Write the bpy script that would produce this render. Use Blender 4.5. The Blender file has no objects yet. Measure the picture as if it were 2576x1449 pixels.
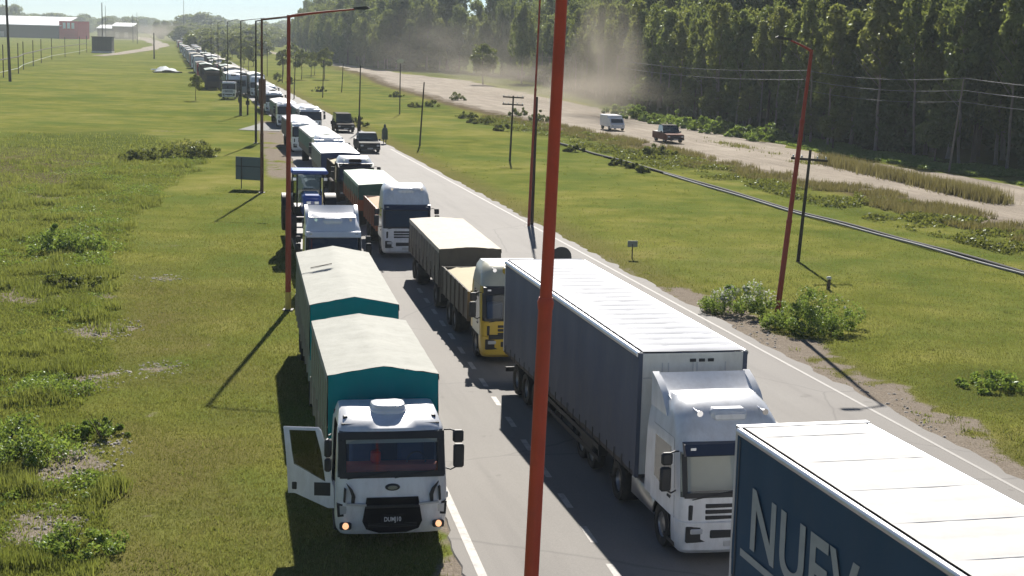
import bpy, math, random
import numpy as np
from mathutils import Matrix, Vector
random.seed(7); RNG = np.random.default_rng(7)
SC = bpy.context.scene
COL = SC.collection
R = math.radians

# ------------------------------------------------------------------ camera, sky, sun, exposure
cam_d = bpy.data.cameras.new('camera'); cam = bpy.data.objects.new('camera', cam_d); COL.objects.link(cam)
cam_d.sensor_width = 36.0; cam_d.lens = 36.0*3870/2576
cam_d.clip_start = 0.1; cam_d.clip_end = 20000
cam.matrix_world = (Matrix.Translation((0, 0, 11.3)) @ Matrix.Rotation(math.pi/2-0.163, 4, 'X')
                    @ Matrix.Rotation(0.026, 4, 'Z'))
SC.camera = cam
SUN_EL = 35.5
world = bpy.data.worlds.new('World'); SC.world = world; world.use_nodes = True
wn = world.node_tree; bg = wn.nodes['Background']
sky = wn.nodes.new('ShaderNodeTexSky'); sky.sky_type = 'NISHITA'; sky.sun_disc = False
sky.sun_elevation = R(SUN_EL); sky.sun_rotation = R(0)
sky.air_density = 0.8; sky.dust_density = 0.1; sky.ozone_density = 2.0; sky.altitude = 3000
wn.links.new(sky.outputs[0], bg.inputs[0]); bg.inputs[1].default_value = 0.05
sun_d = bpy.data.lights.new('sun', 'SUN'); sun_d.energy = 5.0; sun_d.angle = R(0.53); sun_d.color = (1.0, 0.95, 0.87)
sun = bpy.data.objects.new('sun', sun_d); COL.objects.link(sun)
sun.rotation_euler = (-(math.pi/2-R(SUN_EL)), 0, 0); sun.location = (0, 0, 60)
SC.view_settings.view_transform = 'Standard'; SC.view_settings.look = 'None'
SC.view_settings.exposure = 0.94; SC.view_settings.gamma = 1.0
SC.cycles.max_bounces = 8; SC.cycles.transparent_max_bounces = 12
SC.cycles.diffuse_bounces = 3; SC.cycles.glossy_bounces = 3; SC.cycles.volume_bounces = 1
SC.cycles.sample_clamp_indirect = 6.0
SC.cycles.volume_step_rate = 2.0; SC.cycles.volume_max_steps = 128

# ------------------------------------------------------------------ materials
MATS = {}
def nt_new(name):
    m = bpy.data.materials.new(name); m.use_nodes = True
    nt = m.node_tree; return m, nt, nt.nodes, nt.links, nt.nodes['Principled BSDF']
def ramp(nodes, stops):
    r = nodes.new('ShaderNodeValToRGB'); e = r.color_ramp.elements
    while len(e) < len(stops): e.new(0.5)
    for k, (p, c) in enumerate(stops): e[k].position = p; e[k].color = (*c, 1) if len(c) == 3 else c
    return r
def mixrgb(nt, a, b, fac):
    n = nt.nodes.new('ShaderNodeMix'); n.data_type = 'RGBA'
    for sock, v in ((n.inputs[6], a), (n.inputs[7], b), (n.inputs[0], fac)):
        if isinstance(v, bpy.types.NodeSocket): nt.links.new(v, sock)
        elif isinstance(v, (int, float)): sock.default_value = v
        else: sock.default_value = (*v, 1)
    return n.outputs[2]
def noise(nt, scale, detail=4, vec=None, rough=.55):
    n = nt.nodes.new('ShaderNodeTexNoise'); n.inputs['Scale'].default_value = scale
    n.inputs['Detail'].default_value = detail; n.inputs['Roughness'].default_value = rough
    if vec is not None: nt.links.new(vec, n.inputs['Vector'])
    return n.outputs['Fac']
def M(name, col, rough=.5, metal=0., var=.12, scale=2.5, dirt=.0, dirtcol=(.19, .155, .115), bump=0., bscale=40, coat=0., spec=.5):
    if name in MATS: return MATS[name]
    m, nt, N, L, p = nt_new(name)
    tc = N.new('ShaderNodeTexCoord'); o = tc.outputs['Object']
    f = noise(nt, scale, 5, o)
    c = mixrgb(nt, [x*(1-var) for x in col], [min(1, x*(1+var)) for x in col], f)
    if dirt > 0:
        mp = N.new('ShaderNodeMapping'); mp.inputs['Scale'].default_value = (1, 1, .35); L.new(o, mp.inputs[0])
        d = noise(nt, 3.1, 7, mp.outputs[0], .7)
        rp = ramp(N, [(.42, (0, 0, 0)), (.75, (dirt, dirt, dirt))]); L.new(d, rp.inputs[0])
        c = mixrgb(nt, c, dirtcol, rp.outputs[0])
    L.new(c, p.inputs['Base Color'])
    p.inputs['Roughness'].default_value = rough; p.inputs['Metallic'].default_value = metal
    p.inputs['Specular IOR Level'].default_value = spec
    if coat: p.inputs['Coat Weight'].default_value = coat; p.inputs['Coat Roughness'].default_value = .08
    if bump > 0:
        b = N.new('ShaderNodeBump'); b.inputs['Strength'].default_value = bump; b.inputs['Distance'].default_value = .02
        L.new(noise(nt, bscale, 4, o), b.inputs['Height']); L.new(b.outputs[0], p.inputs['Normal'])
    MATS[name] = m; return m
def glass_mat(name, tint=(.3, .36, .4), refl=.12):
    if name in MATS: return MATS[name]
    m, nt, N, L, p = nt_new(name); N.remove(p)
    tr = N.new('ShaderNodeBsdfTransparent'); tr.inputs[0].default_value = (*tint, 1)
    gl = N.new('ShaderNodeBsdfGlossy'); gl.inputs[0].default_value = (.9, .95, 1, 1); gl.inputs['Roughness'].default_value = .03
    lw = N.new('ShaderNodeLayerWeight'); lw.inputs[0].default_value = .25
    mx = N.new('ShaderNodeMixShader'); ad = N.new('ShaderNodeMath'); ad.operation = 'MULTIPLY_ADD'
    ad.inputs[1].default_value = .6; ad.inputs[2].default_value = refl
    L.new(lw.outputs['Facing'], ad.inputs[0]); ad.use_clamp = True
    L.new(ad.outputs[0], mx.inputs[0]); L.new(tr.outputs[0], mx.inputs[1]); L.new(gl.outputs[0], mx.inputs[2])
    L.new(mx.outputs[0], N['Material Output'].inputs[0]); MATS[name] = m; return m
def emit_mat(name, col, s):
    m, nt, N, L, p = nt_new(name); p.inputs['Base Color'].default_value = (*col, 1)
    p.inputs['Emission Color'].default_value = (*col, 1); p.inputs['Emission Strength'].default_value = s
    p.inputs['Roughness'].default_value = .2; return m
def leaf_mat(name, dark, light, trans=.45, hue=None):
    """foliage: colour runs dark..light over the vertex attribute 'tint'; thin leaves let light through"""
    if name in MATS: return MATS[name]
    m, nt, N, L, p = nt_new(name); N.remove(p)
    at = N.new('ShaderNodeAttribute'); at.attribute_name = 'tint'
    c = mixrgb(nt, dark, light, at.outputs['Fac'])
    if hue:
        oi = N.new('ShaderNodeObjectInfo'); c = mixrgb(nt, c, hue, None or 0.0)
        mx0 = c.node; mm = N.new('ShaderNodeMath'); mm.operation = 'MULTIPLY'; mm.inputs[1].default_value = .55
        L.new(oi.outputs['Random'], mm.inputs[0]); L.new(mm.outputs[0], mx0.inputs[0])
    d = N.new('ShaderNodeBsdfDiffuse'); t = N.new('ShaderNodeBsdfTranslucent')
    L.new(c, d.inputs[0])
    c2 = mixrgb(nt, c, (.32, .34, .03), .35); L.new(c2, t.inputs[0])
    mx = N.new('ShaderNodeMixShader'); mx.inputs[0].default_value = trans
    L.new(d.outputs[0], mx.inputs[1]); L.new(t.outputs[0], mx.inputs[2])
    g = N.new('ShaderNodeBsdfGlossy'); g.inputs['Roughness'].default_value = .45; g.inputs[0].default_value = (.8, .85, .8, 1)
    m2 = N.new('ShaderNodeMixShader'); m2.inputs[0].default_value = .04
    L.new(mx.outputs[0], m2.inputs[1]); L.new(g.outputs[0], m2.inputs[2])
    L.new(m2.outputs[0], N['Material Output'].inputs[0]); MATS[name] = m; return m

# ------------------------------------------------------------------ mesh helpers
def link(name, mesh, parent=None, loc=(0, 0, 0), rot=(0, 0, 0)):
    o = bpy.data.objects.new(name, mesh); COL.objects.link(o); o.parent = parent
    o.location = loc; o.rotation_euler = rot; return o
def tag(o, label=None, cat=None, group=None, kind=None):
    for k, v in (('label', label), ('category', cat), ('group', group), ('kind', kind)):
        if v: o[k] = v
    return o
def thing(name, label, cat, loc=(0, 0, 0), yaw=0, group=None, rot=None):
    o = bpy.data.objects.new(name, None); COL.objects.link(o); o.empty_display_size = .3
    o.location = loc; o.rotation_euler = rot or (0, 0, yaw); return tag(o, label, cat, group)
def copy_tree(o, parent=None):
    c = o.copy(); COL.objects.link(c)
    if parent: c.parent = parent
    for ch in list(o.children): copy_tree(ch, c)
    return c
def text_mesh(name, body, size, mat, parent, loc, rot, extrude=.003, offset=0., space=1., sx=1., align='LEFT'):
    cu = bpy.data.curves.new(name, 'FONT'); cu.body = body; cu.size = size; cu.extrude = extrude; cu.offset = offset; cu.space_character = space; cu.align_x = align
    o = bpy.data.objects.new(name, cu); COL.objects.link(o); me = bpy.data.meshes.new_from_object(o.evaluated_get(bpy.context.evaluated_depsgraph_get()))
    bpy.data.objects.remove(o); me.materials.clear(); me.materials.append(mat); q = link(name, me, parent, loc, rot); q.scale = (sx, 1, 1); return q
class MB:
    def __init__(s): s.v = []; s.f = []; s.mi = []; s.mats = []
    def _m(s, mat):
        if mat is None: return 0
        if mat not in s.mats: s.mats.append(mat)
        return s.mats.index(mat)
    def add(s, vs, fs, mat=None):
        b = len(s.v); s.v += [tuple(map(float, q)) for q in vs]; s.f += [tuple(b+i for i in f) for f in fs]; s.mi += [s._m(mat)]*len(fs); return s
    def box(s, x0, x1, y0, y1, z0, z1, mat=None, bev=0.):
        if x1 < x0: x0, x1 = x1, x0
        if y1 < y0: y0, y1 = y1, y0
        if z1 < z0: z0, z1 = z1, z0
        b = min(bev, (x1-x0)*.45, (y1-y0)*.45, (z1-z0)*.45)
        if b <= 0:
            return s.add([(x0, y0, z0), (x1, y0, z0), (x1, y1, z0), (x0, y1, z0), (x0, y0, z1), (x1, y0, z1), (x1, y1, z1), (x0, y1, z1)],
                  [(0, 3, 2, 1), (4, 5, 6, 7), (0, 1, 5, 4), (1, 2, 6, 5), (2, 3, 7, 6), (3, 0, 4, 7)], mat)
        vs = []; idx = {}
        for i, x in enumerate((x0, x1)):
            for j, y in enumerate((y0, y1)):
                for k, z in enumerate((z0, z1)):
                    sx = b if i == 0 else -b; sy = b if j == 0 else -b; sz = b if k == 0 else -b
                    idx[i, j, k] = len(vs); vs += [(x, y+sy, z+sz), (x+sx, y, z+sz), (x+sx, y+sy, z)]
        fs = []
        def q(*a): fs.append(tuple(idx[t[:3]]+t[3] for t in a))
        for i in (0, 1):
            o = [(i, 0, 0, 0), (i, 1, 0, 0), (i, 1, 1, 0), (i, 0, 1, 0)]; q(*(o if i else o[::-1]))
            o = [(0, i, 0, 1), (1, i, 0, 1), (1, i, 1, 1), (0, i, 1, 1)]; q(*(o[::-1] if i else o))
            o = [(0, 0, i, 2), (1, 0, i, 2), (1, 1, i, 2), (0, 1, i, 2)]; q(*(o if i else o[::-1]))
        for j in (0, 1):
            for k in (0, 1):
                a = [(0, j, k, 1), (1, j, k, 1), (1, j, k, 2), (0, j, k, 2)]; q(*(a[::-1] if j == k else a))
                a = [(j, 0, k, 0), (j, 1, k, 0), (j, 1, k, 2), (j, 0, k, 2)]; q(*(a if j == k else a[::-1]))
                a = [(j, k, 0, 0), (j, k, 1, 0), (j, k, 1, 1), (j, k, 0, 1)]; q(*(a[::-1] if j == k else a))
        for i in (0, 1):
            for j in (0, 1):
                for k in (0, 1):
                    a = [(i, j, k, 0), (i, j, k, 1), (i, j, k, 2)]; q(*(a if (i+j+k) % 2 else a[::-1]))
        return s.add(vs, fs, mat)
    def tube(s, pts, r, n=8, mat=None, cap=True):
        pts = [Vector(p) for p in pts]; rs = r if isinstance(r, (list, tuple)) else [r]*len(pts)
        vs = []; up = None
        for i, p in enumerate(pts):
            t = (pts[min(i+1, len(pts)-1)]-pts[max(i-1, 0)]).normalized()
            if up is None: up = Vector((0, 0, 1)) if abs(t.z) < .9 else Vector((1, 0, 0))
            u = t.cross(up)
            if u.length < 1e-4: u = t.cross(Vector((0, 1, 0)))
            u.normalize(); w = u.cross(t)
            for k in range(n):
                a = 2*math.pi*k/n; vs.append(p+(u*math.cos(a)+w*math.sin(a))*rs[i])
        fs = []
        for i in range(len(pts)-1):
            for k in range(n):
                k2 = (k+1) % n; fs.append((i*n+k, i*n+k2, (i+1)*n+k2, (i+1)*n+k))
        if cap: fs.append(tuple(range(n))[::-1]); fs.append(tuple((len(pts)-1)*n+k for k in range(n)))
        return s.add(vs, fs, mat)
    def lathe(s, prof, axis='z', c=(0, 0, 0), n=16, mat=None, arc=2*math.pi):
        vs = []; m = len(prof)
        for k in range(n):
            a = arc*k/n
            for r, h in prof:
                x, y = r*math.cos(a), r*math.sin(a)
                q = {'z': (x, y, h), 'x': (h, x, y), 'y': (x, h, y)}[axis]
                vs.append((q[0]+c[0], q[1]+c[1], q[2]+c[2]))
        fs = [(k*m+j, ((k+1) % n)*m+j, ((k+1) % n)*m+j+1, k*m+j+1) for k in range(n) for j in range(m-1)]
        if axis == 'y': fs = [f[::-1] for f in fs]
        return s.add(vs, fs, mat)
    def prism(s, prof, x0, x1, mat=None, axis='x'):
        """profile of (y,z) (axis x) or (x,z) (axis y) or (x,y) (axis z), pushed along the axis"""
        n = len(prof)
        def pt(a, b, c): return {'x': (c, a, b), 'y': (a, c, b), 'z': (a, b, c)}[axis]
        vs = [pt(a, b, x0) for a, b in prof]+[pt(a, b, x1) for a, b in prof]
        fs = [(i, (i+1) % n, n+(i+1) % n, n+i) for i in range(n)]+[tuple(range(n))[::-1], tuple(range(n, 2*n))]
        return s.add(vs, fs, mat)
    def grid(s, P, mat=None, flip=False):
        P = np.asarray(P, float); a, b = P.shape[:2]
        fs = [(i*b+j, (i+1)*b+j, (i+1)*b+j+1, i*b+j+1) for i in range(a-1) for j in range(b-1)]
        if flip: fs = [f[::-1] for f in fs]
        return s.add(P.reshape(-1, 3).tolist(), fs, mat)
    def mesh(s, name, mat=None, smooth=None, recalc=False, weld=False):
        me = bpy.data.meshes.new(name); me.from_pydata(s.v, [], s.f)
        if s.mats:
            for q in s.mats: me.materials.append(q)
            me.polygons.foreach_set('material_index', s.mi)
        elif mat: me.materials.append(mat)
        if weld:
            import bmesh
            bm = bmesh.new(); bm.from_mesh(me); bmesh.ops.remove_doubles(bm, verts=bm.verts, dist=.0005); bm.to_mesh(me); bm.free()
        if recalc:
            import bmesh
            bm = bmesh.new(); bm.from_mesh(me); bmesh.ops.recalc_face_normals(bm, faces=bm.faces); bm.to_mesh(me); bm.free()
        if smooth:
            me.shade_smooth(); me.set_sharp_from_angle(angle=R(smooth))
        me.update(); return me
    def build(s, name, mat=None, parent=None, smooth=None, loc=(0, 0, 0), rot=(0, 0, 0), recalc=True, weld=False):
        return link(name, s.mesh(name, mat, smooth, recalc, weld), parent, loc, rot)
def np_mesh(name, V, F, mat, tint=None, smooth=False):
    V = np.ascontiguousarray(V, np.float32); F = np.ascontiguousarray(F, np.int32); k = F.shape[1]
    me = bpy.data.meshes.new(name); me.vertices.add(len(V)); me.vertices.foreach_set('co', V.ravel())
    me.loops.add(F.size); me.loops.foreach_set('vertex_index', F.ravel())
    me.polygons.add(len(F)); me.polygons.foreach_set('loop_start', np.arange(0, F.size, k, dtype=np.int32))
    if smooth: me.polygons.foreach_set('use_smooth', np.ones(len(F), bool))
    if tint is not None:
        a = me.attributes.new('tint', 'FLOAT', 'POINT'); a.data.foreach_set('value', np.ascontiguousarray(tint, np.float32))
    me.materials.append(mat); me.update(calc_edges=True); return me
def vnoise(x, y, seed=0):
    """lattice value noise, 0..1"""
    xi = np.floor(x).astype(np.int64); yi = np.floor(y).astype(np.int64); fx = x-xi; fy = y-yi
    fx = fx*fx*(3-2*fx); fy = fy*fy*(3-2*fy)
    def h(a, b):
        n = (a*374761393+b*668265263+seed*1274126177) & 0x7fffffff; n = ((n ^ (n >> 13))*1274126177) & 0x7fffffff
        return ((n ^ (n >> 16)) & 0xffff)/65535.
    return (h(xi, yi)*(1-fx)+h(xi+1, yi)*fx)*(1-fy)+(h(xi, yi+1)*(1-fx)+h(xi+1, yi+1)*fx)*fy
def fbm(x, y, s, seed=0, o=4):
    t = 0; a = .5; n = 0
    for k in range(o): t = t+a*vnoise(x*s, y*s, seed+k); n += a; a *= .5; s *= 2.1
    return t/n
# ------------------------------------------------------------------ the setting: ground, roads
def xr(y): return 11.8-.228*(y-45.)
def xl(y):
    y = np.asarray(y, float); return np.where(y < 189, -1.2-.18*(y-35.), xr(y)-7.9)
DIRT_N = np.array([(60, -10), (46, 50), (39.5, 77), (33.1, 99.2), (28, 121.8), (21.4, 138), (13.6, 172), (5.2, 199), (-6.2, 242), (-25.6, 332), (-39, 412), (-70, 545), (-135, 800)], float)
DIRT_F = np.array([(78, -10), (64, 50), (52, 88), (44, 117), (38.8, 140), (31, 162), (24.5, 196), (15.7, 236), (3, 300), (-12, 380), (-30, 425), (-66, 553), (-130, 806)], float)
def px(poly, y): return np.interp(y, poly[:, 1], poly[:, 0])
WEED_B = np.array([(-4, 10), (-9.0, 31), (-9.7, 34.4), (-12.8, 46), (-18.1, 68.5), (-22.4, 88.5), (-27.3, 137), (-40, 165)], float)

def ss(a, b, x): t = np.clip((x-a)/(b-a), 0, 1); return t*t*(3-2*t)
def masks(X, Y):
    """bare soil, lush weeds and dry brown turf, each 0..1, with ragged outlines of their own"""
    n1 = fbm(X, Y, .35, 3); n2 = fbm(X, Y, 1.4, 11); n3 = fbm(X, Y, .08, 21)
    bare = np.zeros_like(X); lush = np.zeros_like(X); brown = np.zeros_like(X); earth = np.zeros_like(X)
    # right verge: scraped soil along the asphalt
    dr = X-(xr(Y)+.5)
    v = ss(5., .3, dr)*(dr > -1)*ss(85, 62, Y)*ss(20, 34, Y)
    bare = np.maximum(bare, ss(.62, .80, v*.50+n1*.38+n2*.30)*(dr < 6)*(dr > -1))
    bare = np.maximum(bare, ss(.9, .2, np.abs(dr-.2))*.45*(Y < 200)*ss(.3, .6, n2))
    brown = np.maximum(brown, ss(4.5, .5, dr)*(dr > -1)*.75)
    # left verge, beside the left line
    dl = (xl(Y)-.25)-X
    bare = np.maximum(bare, ss(.62, .78, ss(1.6, 0, dl)*.5+n2*.6)*(dl > -1)*(Y < 110))
    gl = .8*ss(3.4, 2.0, dl)*(dl > -1)*ss(112, 122, Y)*ss(200, 185, Y); bare = np.maximum(bare, gl*ss(.25, .5, n1*.6+n2*.4))
    # weedy ditch on the left
    wb = np.interp(Y, WEED_B[:, 1], WEED_B[:, 0]); dw = wb-X
    w = ss(-1.2, 1.0, dw+(n1-.5)*3)*ss(185, 150, Y)
    lush = np.maximum(lush, w*ss(26, 10, dw+(n3-.5)*18))
    brown = np.maximum(brown, ss(-11, -2, dw)*ss(0.5, -1, dw)*ss(85, 60, Y)*.85*ss(.3, .6, n3*.5+n1*.5))
    for (cx, cy, rx, ry, a) in ((-11.6, 38.9, 1.7, 3.4, 1.0), (-10.5, 33.4, 1.2, 2.2, .9), (-13.6, 48, 1.5, 2.6, .95), (-15.4, 56.5, 1.7, 2.7, .9),
                             (-17.3, 63.8, 1.2, 2.6, .7), (-16, 68.9, 1.4, 1.2, .55), (-11.7, 50.1, .9, 1.6, .75), (-20.6, 63.8, 2.6, 4, .75),
                             (-31, 99.5, 2.6, 4.5, .7), (-38, 168, 4, 4, .4), (-8.3, 34.5, .5, .8, .55), (-10.5, 44, .6, .7, .5)):
        d = np.hypot((X-cx)/rx, (Y-cy)/ry); bare = np.maximum(bare, a*ss(.40, .62, (1.15-d)*.5+(n2-.5)*.55+(n1-.5)*.25+.18))
    bare = np.maximum(bare, .5*ss(.70, .8, n2)*ss(.5, .62, n1)*(dl > .5)*(Y < 90))
    # churned brown earth along the near side of the dirt road
    dd = px(DIRT_N, Y)-X
    e = ss(7.5, 1.5, dd+(n1-.5)*6)*(dd > -4)*(Y < 520)
    brown = np.maximum(brown, e); bare = np.maximum(bare, .62*ss(.5, .72, ss(4.5, 0, dd)*.45+n2*.42+n1*.3)*(dd > -4)*(Y < 420))
    lush = np.maximum(lush, ss(12, 8, dd)*ss(4, 7, dd)*.75*ss(.3, .55, n1))
    earth = np.maximum(earth, ss(.36, .6, ss(6.0, .8, dd)*.5+n1*.3+n2*.22)*(dd > -5)*(dd < 7)*(Y < 480))
    earth = np.maximum(earth, .68*ss(.42, .66, ss(3, 10, dw)*.35+n3*.35+n1*.3)*ss(52, 70, Y)*ss(170, 120, Y)*(dw > 0))
    # forest floor
    df = X-px(DIRT_F, Y); lush = np.maximum(lush, ss(0, 4, df)*.8)
    lush = np.maximum(lush, .9*ss(3.2, 1.0, np.hypot((X-16.4)/1.3, (Y-50.5)/1.9)+(n1-.5)*2))
    return bare, lush, brown, earth

def axis(dense, grow, end0, end1):
    a, b, st = dense; c = list(np.arange(a, b, st)); s = st; x = c[-1]
    while x < end1: s *= grow; x += s; c.append(x)
    s = st; x = c[0]; lo = []
    while x > end0: s *= grow; x -= s; lo.append(x)
    return np.array(lo[::-1]+c)
gx = axis((-42, 36, .42), 1.16, -9000, 9000)
gy = np.concatenate([axis((22, 92, .42), 1.3, -300, 92)[:-1], np.arange(92, 200, .9), axis((200, 330, 2.2), 1.13, 199, 16000)])
gy = np.unique(gy); GX, GY = np.meshgrid(gx, gy)
bare, lush, brown, earth = masks(GX, GY)
road_in = (GX > xl(GY)-1.2) & (GX < xr(GY)+1.4)
def relief(X, Y):
    off = np.minimum(np.abs(X-(xl(Y)-.25)), np.abs(X-(xr(Y)+.5)))
    inn = (X > xl(Y)-1.0) & (X < xr(Y)+1.2)
    k = np.where(inn, 0, ss(.8, 3, off))*ss(420, 200, Y)
    dirt_in = (X > px(DIRT_N, Y)-1.5) & (X < px(DIRT_F, Y)+1.5)
    k = np.where(dirt_in, 0, k)
    return k*((fbm(X, Y, .5, 41)-.5)*.10+(fbm(X, Y, 2.2, 47)-.5)*.05)-.012
GZ = relief(GX, GY)
V = np.stack([GX, GY, GZ], -1).reshape(-1, 3); nx, ny = len(gx), len(gy)
ii = (np.arange(ny-1)[:, None]*nx+np.arange(nx-1)).ravel()
F = np.stack([ii, ii+1, ii+nx+1, ii+nx], -1)
m, nt, N, L, p = nt_new('grass_ground')
geo = N.new('ShaderNodeNewGeometry'); pos = geo.outputs['Position']
def attr(nt, n): a = nt.nodes.new('ShaderNodeAttribute'); a.attribute_name = n; return a.outputs['Fac']
big = noise(nt, .035, 5, pos); mid = noise(nt, .33, 6, pos); fine = noise(nt, 3.2, 6, pos, .7); vf = noise(nt, 17, 4, pos, .7)
g1 = ramp(N, [(.33, (.092, .112, .022)), (.43, (.148, .166, .036)), (.53, (.205, .208, .052)), (.65, (.265, .242, .084))]); 
mm = N.new('ShaderNodeMath'); mm.operation = 'MULTIPLY_ADD'; mm.inputs[1].default_value = .5; L.new(mid, mm.inputs[0])
m2 = N.new('ShaderNodeMath'); m2.operation = 'MULTIPLY_ADD'; m2.inputs[1].default_value = .5; L.new(big, m2.inputs[0]); L.new(m2.outputs[0], mm.inputs[2])
m2.inputs[2].default_value = 0.0; L.new(mm.outputs[0], g1.inputs[0])
def wob(a, lo=.30, hi=.62, k=.55):
    """attribute broken up by fine noise so that its edge is ragged"""
    q = N.new('ShaderNodeMath'); q.operation = 'MULTIPLY_ADD'; L.new(fine, q.inputs[0]); q.inputs[1].default_value = k
    q2 = N.new('ShaderNodeMath'); q2.operation = 'SUBTRACT'; L.new(a, q2.inputs[0]); q2.inputs[1].default_value = k*.5
    L.new(q2.outputs[0], q.inputs[2])
    r = ramp(N, [(lo, (0, 0, 0)), (hi, (1, 1, 1))]); L.new(q.outputs[0], r.inputs[0]); return r.outputs[0]
gn = ramp(N, [(.42, (0, 0, 0)), (.66, (.75, .75, .75))]); L.new(noise(nt, .11, 5, pos), gn.inputs[0])
c0 = mixrgb(nt, g1.outputs[0], (.098, .142, .034), gn.outputs[0])
c = mixrgb(nt, c0, (.158, .140, .054), wob(attr(nt, 'brown'), .25, .95, .5))
c = mixrgb(nt, c, (.098, .120, .030), wob(attr(nt, 'lush'), .3, .9, .7))
c = mixrgb(nt, c, mixrgb(nt, (.085, .066, .040), (.175, .142, .09), mid), wob(attr(nt, 'earth'), .3, .8, .75))
c = mixrgb(nt, c, mixrgb(nt, (.17, .135, .10), (.33, .29, .245), fine), wob(attr(nt, 'bare'), .34, .66, .75))
sp = ramp(N, [(.38, (.62, .62, .6)), (.56, (1, 1, 1)), (.75, (1.25, 1.22, 1.1))]); L.new(vf, sp.inputs[0])
mu = N.new('ShaderNodeMix'); mu.data_type = 'RGBA'; mu.blend_type = 'MULTIPLY'; mu.inputs[0].default_value = .8
L.new(c, mu.inputs[6]); L.new(sp.outputs[0], mu.inputs[7]); L.new(mu.outputs[2], p.inputs['Base Color'])
p.inputs['Roughness'].default_value = 1.0; p.inputs['Specular IOR Level'].default_value = .0
b = N.new('ShaderNodeBump'); b.inputs['Strength'].default_value = .6; b.inputs['Distance'].default_value = .06
bs = N.new('ShaderNodeMath'); bs.operation = 'ADD'; L.new(fine, bs.inputs[0]); L.new(vf, bs.inputs[1]); L.new(bs.outputs[0], b.inputs['Height'])
L.new(b.outputs[0], p.inputs['Normal'])
me = np_mesh('ground', V, F, m, smooth=True)
for nme, arr in (('bare', bare), ('lush', lush), ('brown', brown), ('earth', earth)):
    a = me.attributes.new(nme, 'FLOAT', 'POINT'); a.data.foreach_set('value', arr.astype(np.float32).ravel())
tag(link('ground', me), kind='structure')

# asphalt
m, nt, N, L, p = nt_new('asphalt'); geo = N.new('ShaderNodeNewGeometry'); pos = geo.outputs['Position']
rot = N.new('ShaderNodeVectorRotate'); rot.rotation_type = 'Z_AXIS'; rot.inputs['Angle'].default_value = -.228; L.new(pos, rot.inputs[0])
mp = N.new('ShaderNodeMapping'); mp.inputs['Scale'].default_value = (1, .06, 1); L.new(rot.outputs[0], mp.inputs[0])
st = noise(nt, .9, 5, mp.outputs[0]); bl = noise(nt, .22, 5, pos); gr = noise(nt, 30, 3, pos, .8)
rr = ramp(N, [(.3, (.178, .166, .152)), (.46, (.238, .222, .203)), (.6, (.250, .235, .215)), (.75, (.288, .271, .250))]); L.new(st, rr.inputs[0])
c = mixrgb(nt, rr.outputs[0], (.195, .182, .168), bl)
os_ = ramp(N, [(.66, (0, 0, 0)), (.72, (.5, .5, .5))]); L.new(noise(nt, 1.1, 5, pos, .6), os_.inputs[0]); c = mixrgb(nt, c, (.12, .11, .10), os_.outputs[0])
rb = ramp(N, [(.3, (.82, .82, .82)), (.7, (1.15, 1.15, 1.15))]); L.new(gr, rb.inputs[0])
mu = N.new('ShaderNodeMix'); mu.data_type = 'RGBA'; mu.blend_type = 'MULTIPLY'; mu.inputs[0].default_value = .8
L.new(c, mu.inputs[6]); L.new(rb.outputs[0], mu.inputs[7])
# dark repair seams and cracks, running mostly along the road
vr = N.new('ShaderNodeTexVoronoi'); vr.feature = 'DISTANCE_TO_EDGE'; vr.inputs['Scale'].default_value = .16
wv = N.new('ShaderNodeMix'); wv.data_type = 'VECTOR'; wv.inputs[0].default_value = .25
nz = N.new('ShaderNodeTexNoise'); nz.inputs['Scale'].default_value = .8; nz.inputs['Detail'].default_value = 5; L.new(pos, nz.inputs['Vector'])
L.new(pos, wv.inputs[4]); L.new(nz.outputs['Color'], wv.inputs[5]); L.new(wv.outputs[1], vr.inputs['Vector'])
cr = ramp(N, [(.0, (1, 1, 1)), (.006, (0, 0, 0))]); L.new(vr.outputs['Distance'], cr.inputs[0])
ck = N.new('ShaderNodeMath'); ck.operation = 'MULTIPLY'; L.new(cr.outputs[0], ck.inputs[0]); ck.inputs[1].default_value = .45
c = mixrgb(nt, mu.outputs[2], (.10, .095, .09), ck.outputs[0])
L.new(c, p.inputs['Base Color']); p.inputs['Roughness'].default_value = .85; p.inputs['Specular IOR Level'].default_value = .25
b = N.new('ShaderNodeBump'); b.inputs['Strength'].default_value = .35; b.inputs['Distance'].default_value = .01; L.new(gr, b.inputs['Height']); L.new(b.outputs[0], p.inputs['Normal'])
ASPH = m
ys = np.concatenate([np.arange(-60, 24, 4), np.arange(24, 120, .4), np.arange(120, 300, 2.), np.geomspace(300, 6000, 60)])
jl = (fbm(ys*0+3, ys, .9, 5)-.5)*.55; jr = (fbm(ys*0+9, ys, .9, 6)-.5)*.6
rows = []
for k, y in enumerate(ys):
    a, bb = float(xl(y))-.3+jl[k], float(xr(y))+.55+jr[k]
    rows.append([(a-.05, y, -.06)]+[(a+(bb-a)*t, y, .03+.04*math.sin(math.pi*t)) for t in np.linspace(0, 1, 9)]+[(bb+.05, y, -.06)])
ROAD = tag(MB().grid(rows, flip=True).build('road', ASPH, smooth=60, recalc=False), kind='structure')
def rz(x, y): 
    a, bb = float(xl(y))-.3, float(xr(y))+.55; t = min(1, max(0, (x-a)/(bb-a))); return .03+.04*math.sin(math.pi*t)
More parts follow.
